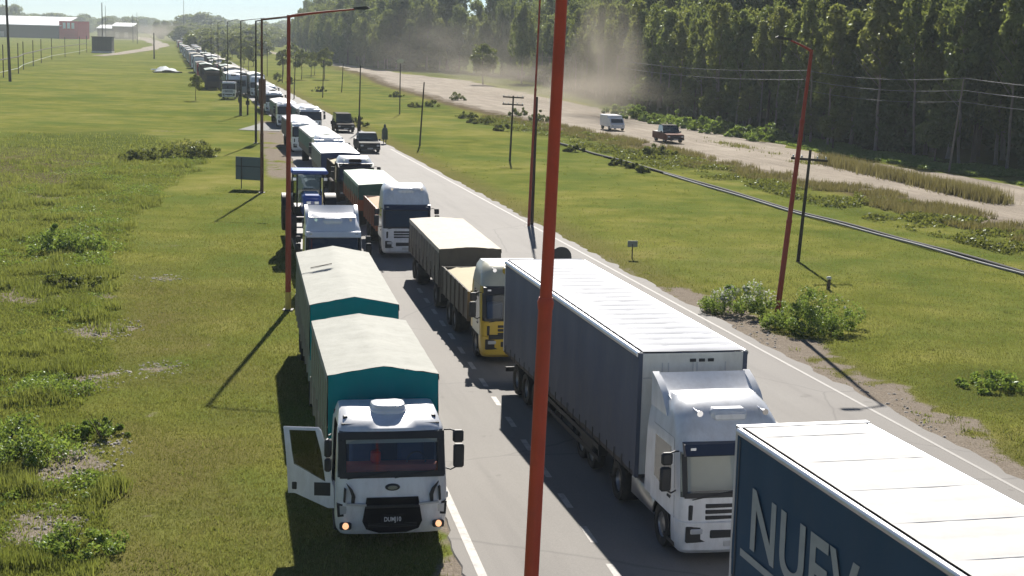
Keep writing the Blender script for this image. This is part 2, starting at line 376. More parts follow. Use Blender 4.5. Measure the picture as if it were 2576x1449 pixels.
# painted markings, worn
def paint_mat(name, col, wear):
    m, nt, N, L, p = nt_new(name); pos = N.new('ShaderNodeNewGeometry').outputs['Position']
    n = noise(nt, 2.6, 7, pos, .75); r = ramp(N, [(wear-.06, (0, 0, 0)), (wear+.08, (1, 1, 1))]); L.new(n, r.inputs[0])
    L.new(mixrgb(nt, (.27, .255, .24), col, r.outputs[0]), p.inputs['Base Color']); p.inputs['Roughness'].default_value = .75; return m
WHITE_PAINT = paint_mat('white_paint', (.30, .282, .258), .46); YEL_PAINT = paint_mat('yellow_paint', (.46, .33, .12), .52); DASH_PAINT = paint_mat('dash_paint', (.42, .395, .36), .45)
def strip(name, fx, y0, y1, w, mat, st=1.0, dz=.006):
    rows = []
    for y in np.arange(y0, y1+.01, st):
        x = float(fx(y)); rows.append([(x-w/2, y, rz(x-w/2, y)+dz), (x+w/2, y, rz(x+w/2, y)+dz)])
    return MB().grid(rows, flip=True).build(name, mat, ROAD, recalc=False)
strip('edge_line', lambda y: xl(y)+.02, 10, 120, .2, DASH_PAINT)
strip('edge_line', lambda y: xr(y)-.05, 20, 150, .12, WHITE_PAINT)
strip('centre_line', lambda y: xr(y)-3.85, 36, 49, .14, YEL_PAINT)
for k in range(16):
    y = 28.2+k*2.55; strip('lane_dash', lambda q: 1.7-.18*(q-35), y, y+1.15, .16, DASH_PAINT, .575)

# dirt road
m, nt, N, L, p = nt_new('dirt_road'); pos = N.new('ShaderNodeNewGeometry').outputs['Position']
rot = N.new('ShaderNodeVectorRotate'); rot.rotation_type = 'Z_AXIS'; rot.inputs['Angle'].default_value = -.26; L.new(pos, rot.inputs[0])
mp = N.new('ShaderNodeMapping'); mp.inputs['Scale'].default_value = (1, .08, 1); L.new(rot.outputs[0], mp.inputs[0])
st = noise(nt, .8, 6, mp.outputs[0], .6); bl = noise(nt, .15, 6, pos, .65); fi = noise(nt, 4, 5, pos, .7)
rr = ramp(N, [(.32, (.15, .118, .088)), (.46, (.27, .225, .175)), (.58, (.34, .29, .23)), (.72, (.40, .35, .285))]); L.new(st, rr.inputs[0])
rb = ramp(N, [(.36, (0, 0, 0)), (.6, (.75, .75, .75))]); L.new(bl, rb.inputs[0])
c = mixrgb(nt, (.20, .165, .125), rr.outputs[0], rb.outputs[0]); fr = ramp(N, [(.4, (0, 0, 0)), (.75, (.55, .55, .55))]); L.new(fi, fr.inputs[0]); c = mixrgb(nt, c, (.40, .35, .285), fr.outputs[0])
L.new(c, p.inputs['Base Color']); p.inputs['Roughness'].default_value = .95; p.inputs['Specular IOR Level'].default_value = .1
b = N.new('ShaderNodeBump'); b.inputs['Strength'].default_value = .7; b.inputs['Distance'].default_value = .12
bs = N.new('ShaderNodeMath'); bs.operation = 'ADD'; L.new(st, bs.inputs[0]); L.new(fi, bs.inputs[1]); L.new(bs.outputs[0], b.inputs['Height']); L.new(b.outputs[0], p.inputs['Normal'])
DIRT = m
ys = np.concatenate([np.arange(-10, 90, 4.), np.arange(90, 260, .8), np.arange(260, 800, 5.)])
rows = []
for y in ys:
    w = .6+.004*y
    a = px(DIRT_N, y)+(fbm(np.array([3.]), np.array([y]), .22, 61)[0]-.5)*3.4*w; bb = px(DIRT_F, y)+(fbm(np.array([8.]), np.array([y]), .22, 67)[0]-.5)*3.0*w
    rows.append([(a+(bb-a)*t, y, (.03 if 0 < t < 1 else -.03)+.02*(vnoise(np.array([(a+(bb-a)*t)*.7]), np.array([y*.25]), 5)[0]-.3)) for t in np.linspace(0, 1, 17)])
tag(MB().grid(rows, flip=True).build('dirt_road', DIRT, smooth=80, recalc=False), kind='structure')
# pale slab over the ditch on the left of the queue and the small track across the verge
tag(MB().add([(-31.2, 173.2, .03), (-26.4, 172.0, .03), (-26.9, 186.2, .03), (-30.8, 187.0, .03), (-31.2, 173.2, -.2), (-26.4, 172.0, -.2), (-26.9, 186.2, -.2), (-30.8, 187.0, -.2)],
    [(0, 1, 2, 3), (0, 4, 5, 1), (1, 5, 6, 2), (2, 6, 7, 3), (3, 7, 4, 0)]).build('culvert_slab', M('slab', (.22, .22, .205), .9, var=.2, spec=.1)), kind='structure')
rows = []
for y in np.concatenate([np.arange(560, 1500, 20.)]):
    c0 = np.interp(y, [560, 640, 900, 1500], [-150, -160, -205, -365]); w = np.interp(y, [560, 700, 1500], [2.5, 4, 7]); j = (vnoise(np.array([1.5]), np.array([y*.02]), 9)[0]-.5)*6
    rows.append([(c0-w+j, y, .05), (c0+j, y, .09), (c0+w+j, y, .05)])
tag(MB().grid(rows, flip=True).build('dirt_track', DIRT, smooth=80, recalc=False), kind='structure')
# ------------------------------------------------------------------ vegetation
LEAF_EUC = leaf_mat('leaf_eucalyptus', (.046, .078, .030), (.185, .240, .078), .48, (.210, .200, .065))
LEAF_DARK = leaf_mat('leaf_dark', (.036, .066, .031), (.130, .180, .066), .44, (.11, .145, .06))
LEAF_MID = leaf_mat('leaf_mid', (.045, .070, .022), (.14, .175, .045), .42, (.13, .13, .04))
LEAF_BRIGHT = leaf_mat('leaf_bright', (.065, .130, .026), (.20, .31, .065), .48)
BARK = M('bark', (.10, .075, .055), .95, var=.35, scale=3, bump=.5, bscale=8)
BARK_PALE = M('bark_pale', (.23, .195, .155), .95, var=.35, scale=2, bump=.5, bscale=8)
GRASS_M = leaf_mat('grass_blade', (.092, .108, .024), (.255, .235, .078), .35)
WEED_M = leaf_mat('weed_blade', (.092, .128, .030), (.27, .285, .082), .44)
DRY_M = leaf_mat('dry_stalk', (.12, .085, .045), (.30, .24, .13), .30)
FLOWER_M = leaf_mat('white_flower', (.6, .6, .58), (.8, .8, .78), .3)

def leaf_quads(C, size, rng, droop=0., aspect=1.6):
    """one leaf-sized quad at every centre, turned at random"""
    n = len(C); a = rng.normal(size=(n, 3)); a[:, 2] -= droop*2.2; a /= np.linalg.norm(a, axis=1)[:, None]
    b = rng.normal(size=(n, 3)); b -= a*(a*b).sum(1)[:, None]; b /= np.linalg.norm(b, axis=1)[:, None]
    s = size*rng.uniform(.6, 1.3, n)[:, None]; a = a*s*aspect*.5; b = b*s*.5
    V = np.stack([C-a, C+b*.9-a*.1, C+a, C-b*.9-a*.1], 1).reshape(-1, 3)
    F = np.arange(4*n).reshape(-1, 4); return V, F
def crown_mesh(name, seed, mat, clumps, per, leaf, droop=0., bend=1.):
    """clumps: list of (centre, radii); leaves fill each clump's outer shell, so gaps show between clumps"""
    rng = np.random.default_rng(seed); Cs = []; T = []
    for (c, r) in clumps:
        n = int(per*rng.uniform(.7, 1.3)); d = rng.normal(size=(n, 3)); d /= np.linalg.norm(d, axis=1)[:, None]
        q = d*np.array(r)*(rng.uniform(.25, 1, n)**.45)[:, None]; Cs.append(np.array(c)+q)
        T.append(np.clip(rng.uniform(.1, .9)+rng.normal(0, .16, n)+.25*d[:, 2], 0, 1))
    C = np.concatenate(Cs); V, F = leaf_quads(C, leaf, rng, droop)
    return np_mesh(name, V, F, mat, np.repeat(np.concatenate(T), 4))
def trunk_mesh(name, seed, h, r, mat, limbs=6, lo=.35, spread=.22):
    rng = random.Random(seed); b = MB(); pts = []; x = y = 0
    for k in range(8):
        t = k/7; pts.append((x, y, h*t)); x += rng.uniform(-1, 1)*h*.012; y += rng.uniform(-1, 1)*h*.012
    b.tube(pts, [r*(1-.85*k/7)+.01 for k in range(8)], 7)
    b.tube([(0, 0, -.3), (0, 0, .5)], [r*1.5, r*1.0], 7)
    for k in range(limbs):
        t = rng.uniform(lo, .9); i = min(6, int(t*7)); p0 = Vector(pts[i]).lerp(Vector(pts[i+1]), t*7-i); a = rng.uniform(0, 6.28); l = h*spread*rng.uniform(.6, 1.1)*(1.15-t)
        p1 = p0+Vector((math.cos(a)*l*.5, math.sin(a)*l*.5, l*.55)); p2 = p0+Vector((math.cos(a)*l, math.sin(a)*l, l*1.2))
        b.tube([p0, p1, p2], [r*.38*(1.1-t*.6), r*.25, r*.08], 5, cap=False)
    return b.mesh(name, mat, smooth=60)
def tall_clumps(seed, h, rad, lo, n):
    rng = random.Random(seed); out = []
    for k in range(n):
        t = lo+(1-lo)*(k+rng.random())/n; env = rad*(.45+.75*math.sin(math.pi*min(1, (t-lo)/(1-lo)*.8+.16)))
        a = rng.uniform(0, 6.28); q = env*math.sqrt(rng.random()); s = rng.uniform(.7, 1.5)*rad*.30
        out.append(((q*math.cos(a), q*math.sin(a), h*t), (s, s, s*rng.uniform(1.0, 2.2))))
    return out
def round_clumps(seed, h, rad, lo, n):
    rng = random.Random(seed); out = []
    for k in range(n):
        u = rng.uniform(-1, 1); a = rng.uniform(0, 6.28); q = rad*(1-u*u)**.5*rng.uniform(.55, 1.0)
        z = h*(lo+(1-lo)*(.5+.5*u*rng.uniform(.6, 1))); s = rad*rng.uniform(.22, .42); out.append(((q*math.cos(a), q*math.sin(a), z), (s, s, s*.8)))
    return out
TREES = {}
def tree_variant(key, h, r, crown, trunk_r, bark, limbs=7):
    TREES[key] = (trunk_mesh('trunk_'+key, hash(key) % 999 if False else sum(map(ord, key)), h*.94, trunk_r, bark, limbs), crown, h)
for k in range(4):
    h = (22, 25, 20, 24)[k]
    tree_variant('tall%d' % k, h, 3.6, crown_mesh('crown_tall', 30+k, LEAF_EUC if k < 3 else LEAF_DARK, tall_clumps(30+k, h, 3.4, .26, 74), 95, .42, .5), .30, BARK if k % 2 else BARK_PALE)
for k in range(2):
    h = (19, 23)[k]
    tree_variant('dense%d' % k, h, 3.6, crown_mesh('crown_dense', 50+k, LEAF_DARK, tall_clumps(50+k, h, 3.2, .05, 88), 95, .42, .3), .25, BARK)
for k in range(3):
    h = (9, 7.5, 11)[k]
    tree_variant('round%d' % k, h, 3, crown_mesh('crown_round', 60+k, (LEAF_MID, LEAF_EUC, LEAF_MID)[k], round_clumps(60+k, h, 2.9, .28, 46), 85, .34, .2), .16, BARK)
for k in range(2):
    tree_variant('slim%d' % k, 22, 2, crown_mesh('crown_slim', 95+k, LEAF_EUC, tall_clumps(95+k, 22, 2.3, .48, 40), 80, .40, .5), .20, BARK_PALE, 9)
for k in range(3):
    tree_variant('scrub%d' % k, 8, 3, crown_mesh('crown_scrub', 90+k, LEAF_MID, round_clumps(90+k, 8, 4.2, .02, 40), 60, .55, .1), .14, BARK)
tree_variant('young', 4.2, 1, crown_mesh('crown_young', 70, LEAF_MID, round_clumps(70, 4.2, 1.25, .33, 22), 50, .2), .05, BARK, 5)
def plant_tree(key, x, y, s, name, label, group, sz=None, cat='tree', yaw=None):
    t, c, h = TREES[key]
    o = thing(name, label, cat, (x, y, 0), random.uniform(0, 6.28) if yaw is None else yaw, group); o.scale = (s, s, sz or s)
    link('trunk', t, o); link('crown', c, o); return o

# forest edge beyond the dirt road: the edge line, then rows behind it
EDGE = np.array([(60, 95), (52, 122), (44, 141), (38, 156), (32.5, 168), (27.5, 190), (21, 235), (12, 300), (1.5, 400), (-24, 462), (-46, 470), (-74, 562), (-119, 787)], float)
seg = np.hypot(*np.diff(EDGE, axis=0).T); cum = np.concatenate([[0], np.cumsum(seg)])
def edge_at(s):
    x = np.interp(s, cum, EDGE[:, 0]); y = np.interp(s, cum, EDGE[:, 1]); i = min(len(seg)-1, max(0, np.searchsorted(cum, s)-1))
    t = (EDGE[i+1]-EDGE[i])/seg[i]; return x, y, t
rnd = random.Random(5)
LAB = ('tree in the near forest right of the dust', 'tree in the forest behind the dust cloud', 'tree at the far left end of the forest')
LOOK = {'s': 'slim bare-trunked', 't': 'tall loose-crowned', 'd': 'dense dark tall', 'r': 'low bushy'}
GRP = ('near forest trees', 'forest trees behind the dust', 'far forest trees')
def forest_row(off, s0, s1, step, keys, smin, smax, jitter=1.2):
    s = s0
    while s < s1:
        x, y, t = edge_at(s); nrm = np.array([t[1], -t[0]]); st = step*(1 if y < 260 else 1.7)
        if y > 400: st *= 1.25
        x += nrm[0]*off+rnd.uniform(-1, 1)*jitter; y += nrm[1]*off+rnd.uniform(-1, 1)*jitter
        k = 0 if y < 262 else (1 if y < 455 else 2); sc = rnd.uniform(smin, smax)
        if abs(x) < y*.36+16: kk = rnd.choice(keys); plant_tree(kk, x, y, sc*rnd.uniform(.9, 1.15), 'forest_tree', LOOK[kk[0]]+' '+LAB[k], GRP[k], sc)
        s += st*rnd.uniform(.75, 1.3)
FAR_S = cum[-1]
forest_row(1.0, 20, 330, 13, ['round0', 'round1', 'round2'], .45, .7)
forest_row(3.0, 16, 330, 6.5, ['slim0', 'slim1'], .6, .78)
forest_row(6, 14, FAR_S, 4.2, ['tall0', 'tall2', 'dense0', 'tall3'], .62, .80)
forest_row(12, 10, FAR_S, 5.2, ['tall0', 'tall1', 'tall2', 'dense1', 'tall3'], .84, 1.02)
forest_row(20, 0, FAR_S, 6.2, ['tall1', 'dense1', 'tall3', 'dense0'], .98, 1.18)
forest_row(31, 0, FAR_S, 9.0, ['dense1', 'dense0'], 1.1, 1.3)
# two slim trees standing clear of the forest at the back of the dust
plant_tree('round0', -7.8, 352, 1.0, 'edge_tree', 'small round tree standing alone before the forest, behind the dust', None)
plant_tree('tall2', 1.0, 372, .8, 'edge_tree', 'slim bare-trunked tree standing before the forest, behind the dust', None, .9)
# young trees on the grass right of the queue
YT = [(-57.5, 380.7, 1.5), (-65.9, 456.5, 1.7), (-49.5, 355.7, 1.6), (-50.4, 379, 1.4), (-51.2, 391.5, 1.3), (-44.8, 360, 1.7), (-62, 330, 1.1), (-58, 300, .8), (-71, 410, 1.6), (-76, 430, 1.5), (-80, 470, 1.8), (-88, 500, 1.8), (-93, 520, 1.5), (-68, 350, .9), (-84, 446, 1.2), (-96, 480, 1.6), (-103, 560, 2.0), (-112, 600, 1.8), (-46.5, 300, .7), (-43, 293, .6)]
for x, y, s in YT: plant_tree('young', x, y, s, 'young_tree', 'young planted tree on the grass right of the far truck queue', 'young trees right of the queue')
plant_tree('young', -49.8, 240, .85, 'topiary_tree', 'small clipped tree standing beside the white truck left of the queue', None, .95)
# skyline trees and scrub, far away
rs = random.Random(3); labs = ('hazy scrubby tree on the far skyline above the queue', 'hazy tree on the far skyline behind the warehouse')
for k in range(250):
    y = rs.uniform(1350, 2500); u = rs.uniform(-.36, -.10)
    if k % 4 == 0: y = rs.uniform(640, 1000); u = rs.uniform(-.205, -.165)
    if k % 4 == 1: y = rs.uniform(950, 1350); u = rs.uniform(-.218, -.15)
    if u < -.255: y = rs.uniform(1750, 2600)
    if -.262 < u < -.222 and y < 2200: y = rs.uniform(2150, 2600)
    s = rs.uniform(.8, 1.35)*(1.0 if y < 1000 else 1.3) if y < 1350 else rs.uniform(2.0, 3.1)
    plant_tree(rs.choice(['scrub0', 'scrub1', 'scrub2']), u*y, y, s*1.5, 'skyline_tree', labs[1 if u < -.255 else 0], 'skyline trees', s)
for (u, y, s, lab) in ((-.326, 1700, 3.4, 'tallest round tree behind the warehouse on the skyline'), (-.262, 1500, 1.7, 'leafy tree on the skyline right of the warehouse'), (-.249, 1450, 1.9, 'second leafy tree on the skyline right of the warehouse'), (-.229, 1350, 1.8, 'round tree above the end of the queue'), (-.219, 1250, 1.7, 'round tree at the right of the end of the queue')):
    plant_tree('scrub1', u*y, y, s*1.0, 'skyline_tree', lab, 'skyline trees', s*1.15)

# grass, weeds, dry stalks: blades joined, one object for each kind of cover
def blades(P, h, w, rng, lean=.45):
    n = len(P); a = rng.uniform(0, 6.283, n); h = h*rng.uniform(.5, 1.35, n); d = np.stack([np.cos(a), np.sin(a), np.zeros(n)], 1)
    s = np.stack([-np.sin(a), np.cos(a), np.zeros(n)], 1)*(w*rng.uniform(.7, 1.4, n))[:, None]
    tip = P+d*(h*lean*rng.uniform(.2, 1.2, n))[:, None]+np.array([0, 0, 1])*h[:, None]
    return np.stack([P-s, P+s, tip], 1).reshape(-1, 3), np.arange(3*n).reshape(-1, 3)
def on_ground(x, y): return np.stack([x, y, relief(x, y)-.01], 1)
def cover(name, label, cat, mat, P, h, w, seed, lean=.45, tint=None):
    rng = np.random.default_rng(seed); V, F = blades(P, h, w, rng, lean)
    t = np.clip((tint if tint is not None else rng.uniform(.1, .9, len(P)))+rng.normal(0, .15, len(P)), 0, 1)
    return tag(link(name, np_mesh(name, V, F, mat, np.repeat(t, 3))), label, cat, kind='stuff')
def scatter(n, y0, y1, x_lo, x_hi, seed, power=1.6):
    rng = np.random.default_rng(seed); u = rng.random(n); y = y0*(y1/y0)**(u**(1/power) if power != 1 else u)
    x = rng.uniform(0, 1, n); lo = np.maximum(x_lo(y), -.345*y-9); hi = np.minimum(x_hi(y), .345*y+9); ok = hi > lo
    return (lo+(hi-lo)*x)[ok], y[ok]
x, y = scatter(520000, 21, 120, lambda q: -60+q*0, lambda q: xl(q)-.5, 1, 1)
b_, l_, br_, e_ = masks(x, y); keep = np.random.default_rng(2).random(len(x)) > np.maximum(b_*1.1, ss(48, 112, y)); x, y = x[keep], y[keep]; l_ = l_[keep]
cover('grass', 'short mown grass on the verge left of the trucks', 'grass', GRASS_M, on_ground(x, y), .055+.02*(y/60), .006+.00013*y, 3, tint=.25+.6*fbm(x, y, .6, 31))
x, y = scatter(300000, 30, 170, lambda q: xr(q)+.7, lambda q: px(DIRT_N, q)-1, 4, 1)
b_, l_, br_, e_ = masks(x, y); keep = np.random.default_rng(2).random(len(x)) > np.maximum(b_*1.1, ss(48, 120, y)); x, y = x[keep], y[keep]
cover('grass', 'short mown grass between the road and the dirt road', 'grass', GRASS_M, on_ground(x, y), .055+.02*(y/60), .006+.00013*y, 5, tint=.25+.6*fbm(x, y, .6, 31))
# tall weeds: density follows the lush mask
x, y = scatter(1000000, 21, 165, lambda q: -70+q*0, lambda q: np.interp(q, WEED_B[:, 1], WEED_B[:, 0])+1.8, 6, 1)
b_, l_, br_, e_ = masks(x, y); clump = fbm(x, y, .55, 77); keep = np.random.default_rng(8).random(len(x)) < ss(.15, .8, l_)*(.45+.55*ss(.30, .62, clump))*(1-.85*b_)*(1-.93*e_)*ss(165, 105, y)
x, y, clump = x[keep], y[keep], clump[keep]
cover('weeds', 'tall green weeds along the ditch on the left', 'weeds', WEED_M, on_ground(x, y), .10+.42*ss(.45, .8, clump)*np.random.default_rng(5).uniform(.4, 1, len(x)), .010+.00022*y, 9, .5, tint=fbm(x, y, .3, 90)*1.3-.1)
# scattered taller tufts and dead stalks in the mown turf
def tufts(name, label, mat, n, y0, y1, lo, hi, seed, h, w, per=14, spread=.12):
    x, y = scatter(n, y0, y1, lo, hi, seed, 1); rng = np.random.default_rng(seed+3); k = rng.random(len(x)) < ss(.42, .62, fbm(x, y, .22, seed)); x, y = x[k], y[k]
    s_ = rng.uniform(.4, 1.3, len(x)); x = np.repeat(x, per)+rng.normal(0, spread, len(x)*per)*np.repeat(s_, per); y = np.repeat(y, per)+rng.normal(0, spread, len(y)*per)*np.repeat(s_, per)
    cover(name, label, 'grass', mat, on_ground(x, y), h*np.repeat(s_, per), w, seed+4, .7)
tufts('grass_tufts', 'darker uneven tufts in the mown grass left of the trucks', WEED_M, 1900, 21, 110, lambda q: np.interp(q, WEED_B[:, 1], WEED_B[:, 0])+1, lambda q: xl(q)-.9, 301, .12, .011)
tufts('dead_grass', 'dry straw lying in the grass left of the trucks', DRY_M, 1700, 21, 90, lambda q: -40+0*q, lambda q: xl(q)-.7, 311, .07, .010, 10, .16)
tufts('grass_tufts', 'darker uneven tufts in the grass right of the road', WEED_M, 1900, 30, 150, lambda q: xr(q)+1, lambda q: px(DIRT_N, q)-2, 321, .14, .016)
tufts('dead_grass', 'dry straw lying in the grass right of the road', DRY_M, 1000, 30, 110, lambda q: xr(q)+.6, lambda q: px(DIRT_N, q)-2, 331, .08, .014, 10, .18)
def broadleaf(name, label, mat, n, y0, y1, lo, hi, seed, size, hmax, cond):
    x, y = scatter(n, y0, y1, lo, hi, seed, 1); k = cond(x, y); acc = np.random.default_rng(seed+7).random(len(x)) < k*1.3; x, y, k = x[acc], y[acc], k[acc]
    rng = np.random.default_rng(seed+1); C = on_ground(x, y); C[:, 2] += hmax*k*rng.random(len(x))**.6
    V, F = leaf_quads(C, size*(.6+y/90.), rng) if False else leaf_quads(C, size, rng)
    return tag(link(name, np_mesh(name, V, F, mat, np.repeat(np.clip(.2+.6*rng.random(len(x))*fbm(x, y, .8, 4)+.3*rng.random(len(x)), 0, 1), 4))), label, 'weeds', kind='stuff')
broadleaf('leafy_weeds', 'leafy bright weeds in the left ditch', LEAF_BRIGHT, 480000, 21, 130, lambda q: -60+q*0, lambda q: np.interp(q, WEED_B[:, 1], WEED_B[:, 0])+.8, 14, .062, .5,
          lambda x, y: ss(.40, .78, fbm(x, y, .30, 55)*.7+fbm(x, y, 1.6, 59)*.3)*ss(.3, .8, masks(x, y)[1])*(1-.8*masks(x, y)[0])*ss(14, 4, np.interp(y, WEED_B[:, 1], WEED_B[:, 0])-x))
broadleaf('leafy_weeds', 'green weeds between the pipe and the dirt road', LEAF_MID, 60000, 75, 215, lambda q: px(DIRT_N, q)-10, lambda q: px(DIRT_N, q)-2.5, 24, .15, .45,
          lambda x, y: np.where(fbm(x, y, .30, 56) > .47, ss(.47, .7, fbm(x, y, .30, 56)), 0))
x, y = scatter(60000, 76, 215, lambda q: px(DIRT_N, q)-6, lambda q: px(DIRT_N, q)+.6, 34, 1); k = fbm(x, y, .4, 58) > .5
cover('dry_weeds', 'brown dry weeds on the near bank of the dirt road', 'weeds', DRY_M, on_ground(x[k], y[k]), .42, .03, 35)
t = np.random.default_rng(40).random(9000); cx = np.interp(t, [0, .33, .66, 1], [35.6, 34.0, 32.0, 29.4]); cy = np.interp(t, [0, .33, .66, 1], [113, 121, 133, 147])
x = cx+np.random.default_rng(41).normal(0, .55, 9000); y = cy+np.random.default_rng(42).normal(0, 1.0, 9000)
cover('dry_grass', 'strip of tall reddish dry grass in the middle of the dirt road', 'grass', DRY_M, np.stack([x, y, x*0], 1), .95, .035, 43, .3)
x = 29+np.random.default_rng(44).normal(0, .7, 1800)-.18*(np.random.default_rng(45).uniform(-14, 22, 1800)); 
y = 158+np.random.default_rng(45).uniform(-14, 22, 1800); k = fbm(x, y, .3, 4) > .5
cover('dry_grass', 'low green tufts along the crown of the dirt road', 'grass', GRASS_M, np.stack([x[k]-3.5, y[k], x[k]*0], 1), .3, .04, 46)
broadleaf('forest_grass', 'bright green grass at the foot of the forest', LEAF_BRIGHT, 60000, 118, 215, lambda q: px(DIRT_F, q)+.8, lambda q: px(DIRT_F, q)+9, 64, .2, .3,
          lambda x, y: np.where(fbm(x, y, .12, 91) > .42, .6+0*x, 0))

# bushes: each one of its own
def bush(name, label, x, y, rx, rz_, seed, mat, n=40, per=70, leaf=.09, flowers=0, group=None):
    rng = random.Random(seed); cl = []
    for k in range(n):
        a = rng.uniform(0, 6.28); q = math.sqrt(rng.random()); z = rz_*rng.uniform(.12, .92)*(1-.5*q*q)
        e = rng.uniform(.7, 1.45)
        if rng.random() < .34: q = rng.uniform(.85, 1.35); z = rz_*rng.uniform(.04, .34); e *= .75
        elif rng.random() < .25: z *= rng.uniform(1.05, 1.3); e *= .6
        cl.append(((rx*q*math.cos(a), rx*q*math.sin(a), z), (rx*.22*e, rx*.22*e, rx*.2*e)))
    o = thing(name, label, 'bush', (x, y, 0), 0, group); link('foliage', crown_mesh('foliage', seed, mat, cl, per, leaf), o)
    b = MB()
    for k in range(7):
        a = rng.uniform(0, 6.28); b.tube([(0, 0, -.05), (math.cos(a)*rx*.3, math.sin(a)*rx*.3, rz_*.4), (math.cos(a)*rx*.6, math.sin(a)*rx*.6, rz_*.75)], [.02, .014, .005], 5)
    b.build('stem', BARK, o)
    if flowers:
        top = [(c, (r[0], r[1], r[2])) for c, r in cl if c[2] > rz_*.45]; link('flowers', crown_mesh('flowers', seed+1, FLOWER_M, top, flowers, .085), o)
    return o
bush('flowering_bush', 'bush with white flowers left of the leaning rust pole', 9.7, 63.6, 1.25, 1.35, 81, LEAF_BRIGHT, 44, 150, .06, 40)
bush('leafy_bush', 'large bright green bush right of the leaning rust pole', 12.1, 60.6, 1.55, 1.75, 82, LEAF_BRIGHT, 60, 170, .06, 2)
bush('leafy_bush', 'low weedy bush at the right edge of the grass', 16.5, 50.6, 1.0, .45, 83, LEAF_BRIGHT, 30, 60, .08)
bush('leafy_bush', 'large yellow-green bush in the left ditch, upper of the two by the brown patch', -22.3, 76.2, 1.5, 1.3, 84, LEAF_BRIGHT, 46, 80, .1)
bush('leafy_bush', 'dark leafy bush in the left ditch below the yellow-green one', -19.4, 66.0, 1.1, .6, 85, LEAF_MID, 30, 70, .09)
bush('leafy_bush', 'big bright leafy bush at the lower left corner of the picture', -13.3, 39.0, 1.5, 1.3, 86, LEAF_BRIGHT, 46, 120, .065)
bush('leafy_bush', 'round small bush by the pale rubble at lower left', -11.3, 41.4, .62, .8, 87, LEAF_BRIGHT, 22, 90, .06)
bush('leafy_bush', 'yellow-green bush at the very bottom left', -9.4, 32.0, .8, .6, 88, LEAF_BRIGHT, 26, 80, .06)
bush('leafy_bush', 'dark low bush at the tip of the weedy ditch', -29.2, 136, 2.2, 1.5, 89, LEAF_MID, 44, 70, .15)
bush('leafy_bush', 'dark bush beside the tip of the weedy ditch', -31.8, 130, 1.6, 1.1, 90, LEAF_MID, 30, 70, .15)
for k, (x, y, s) in enumerate([(-5.3, 199.8, 1.3), (-4, 197.3, 1.5), (-6.7, 209, 1.2), (-13, 240, 1.5), (-15.6, 236, 1.3), (-1.5, 184, 1.3), (5.9, 153.5, 1.1), (12.7, 148.7, 1.2), (13.9, 149, 1.9), (9.1, 138, .9), (10.1, 135.4, .9), (10.9, 131.5, .8), (3.1, 207, 1.6), (.3, 220, 1.5), (-10.1, 265, 1.7), (-21.2, 272, 1.5), (-19.2, 184, 1.6), (-36.7, 288, 1.4)]):
    bush('verge_shrub', 'small dark shrub on the grass between the road and the dirt road', x, y, s*.75, s*.8, 120+k, LEAF_MID, 16, 55, .17, group='small shrubs on the grass')
for k, (x, y) in enumerate([(17.0, 219), (18.8, 213), (20.4, 206), (22.3, 200), (23.6, 195), (25.2, 190), (15.6, 229), (27, 184), (28.8, 178)]):
    bush('forest_shrub', 'bright shrub at the foot of the forest by the dirt road', x, y, random.uniform(1.6, 2.4), random.uniform(1.3, 2.2), 150+k, LEAF_BRIGHT, 26, 60, .24, group='forest edge shrubs')
# ------------------------------------------------------------------ vehicles: materials and shared parts
PW = M('paint_white', (.74, .75, .77), .34, var=.07, dirt=.30, coat=.35)
PW2 = M('paint_white_clean', (.78, .79, .81), .28, var=.04, dirt=.10, coat=.4)
PGREY = M('paint_light_grey', (.50, .50, .50), .38, var=.06, dirt=.2)
PYEL = M('paint_yellow', (.58, .40, .045), .35, var=.06, dirt=.15, coat=.3)
PCREAM = M('paint_cream', (.56, .54, .40), .35, var=.06, dirt=.15, coat=.3)
PBLUE = M('paint_blue', (.035, .085, .36), .30, var=.08, dirt=.1, coat=.4)
PDARK = M('paint_dark_brown', (.038, .03, .025), .8, var=.2, dirt=.12, spec=.06)
PBLACK = M('paint_black', (.014, .014, .016), .7, var=.1, spec=.06)
PLAST = M('black_plastic', (.022, .023, .026), .6, var=.2)
NAVY = M('navy_plastic', (.02, .03, .06), .35, var=.1)
CHAS = M('chassis', (.03, .03, .032), .7, var=.3, dirt=.4)
TYRE = M('tyre_rubber', (.018, .018, .018), .85, var=.3, dirt=.35)
RIM = M('rim_steel', (.35, .35, .36), .4, .8, var=.15, dirt=.3)
ALU = M('aluminium', (.55, .56, .58), .35, .9, var=.1, dirt=.1)
CHROME = M('chrome', (.7, .7, .72), .15, 1., var=.03)
INTER = M('cab_interior', (.05, .055, .065), .8, var=.2)
DASH_R = M('dash_red_cover', (.55, .13, .06), .8, var=.25)
SEAT_B = M('seat_blue', (.05, .08, .16), .8, var=.2)
CURT = M('curtain_cream', (.55, .52, .43), .8, var=.1)
GLASS = glass_mat('glass_clear', (.78, .82, .84), .035)
GLASSD = glass_mat('glass_dark', (.10, .13, .15), .05)
LAMP = M('lamp_lens', (.55, .57, .6), .12, .3, var=.05)
AMBER_L = emit_mat('amber_lamp_lit', (1., .50, .26), .62)
AMBER = M('amber_lens', (.65, .28, .02), .2, var=.05)
TEAL = M('tarp_teal', (.004, .235, .25), .75, var=.10, dirt=.04, spec=.12, bump=.15, bscale=6)
TEAL_SIDE = M('tarp_side_faded', (.20, .235, .17), .8, var=.2, scale=1.2, dirt=.3, bump=.25, bscale=5)
TARP_TOP = M('tarp_top_dusty', (.33, .33, .29), .85, var=.14, scale=.9, dirt=.55, dirtcol=(.22, .22, .18), bump=.6, bscale=3.0)
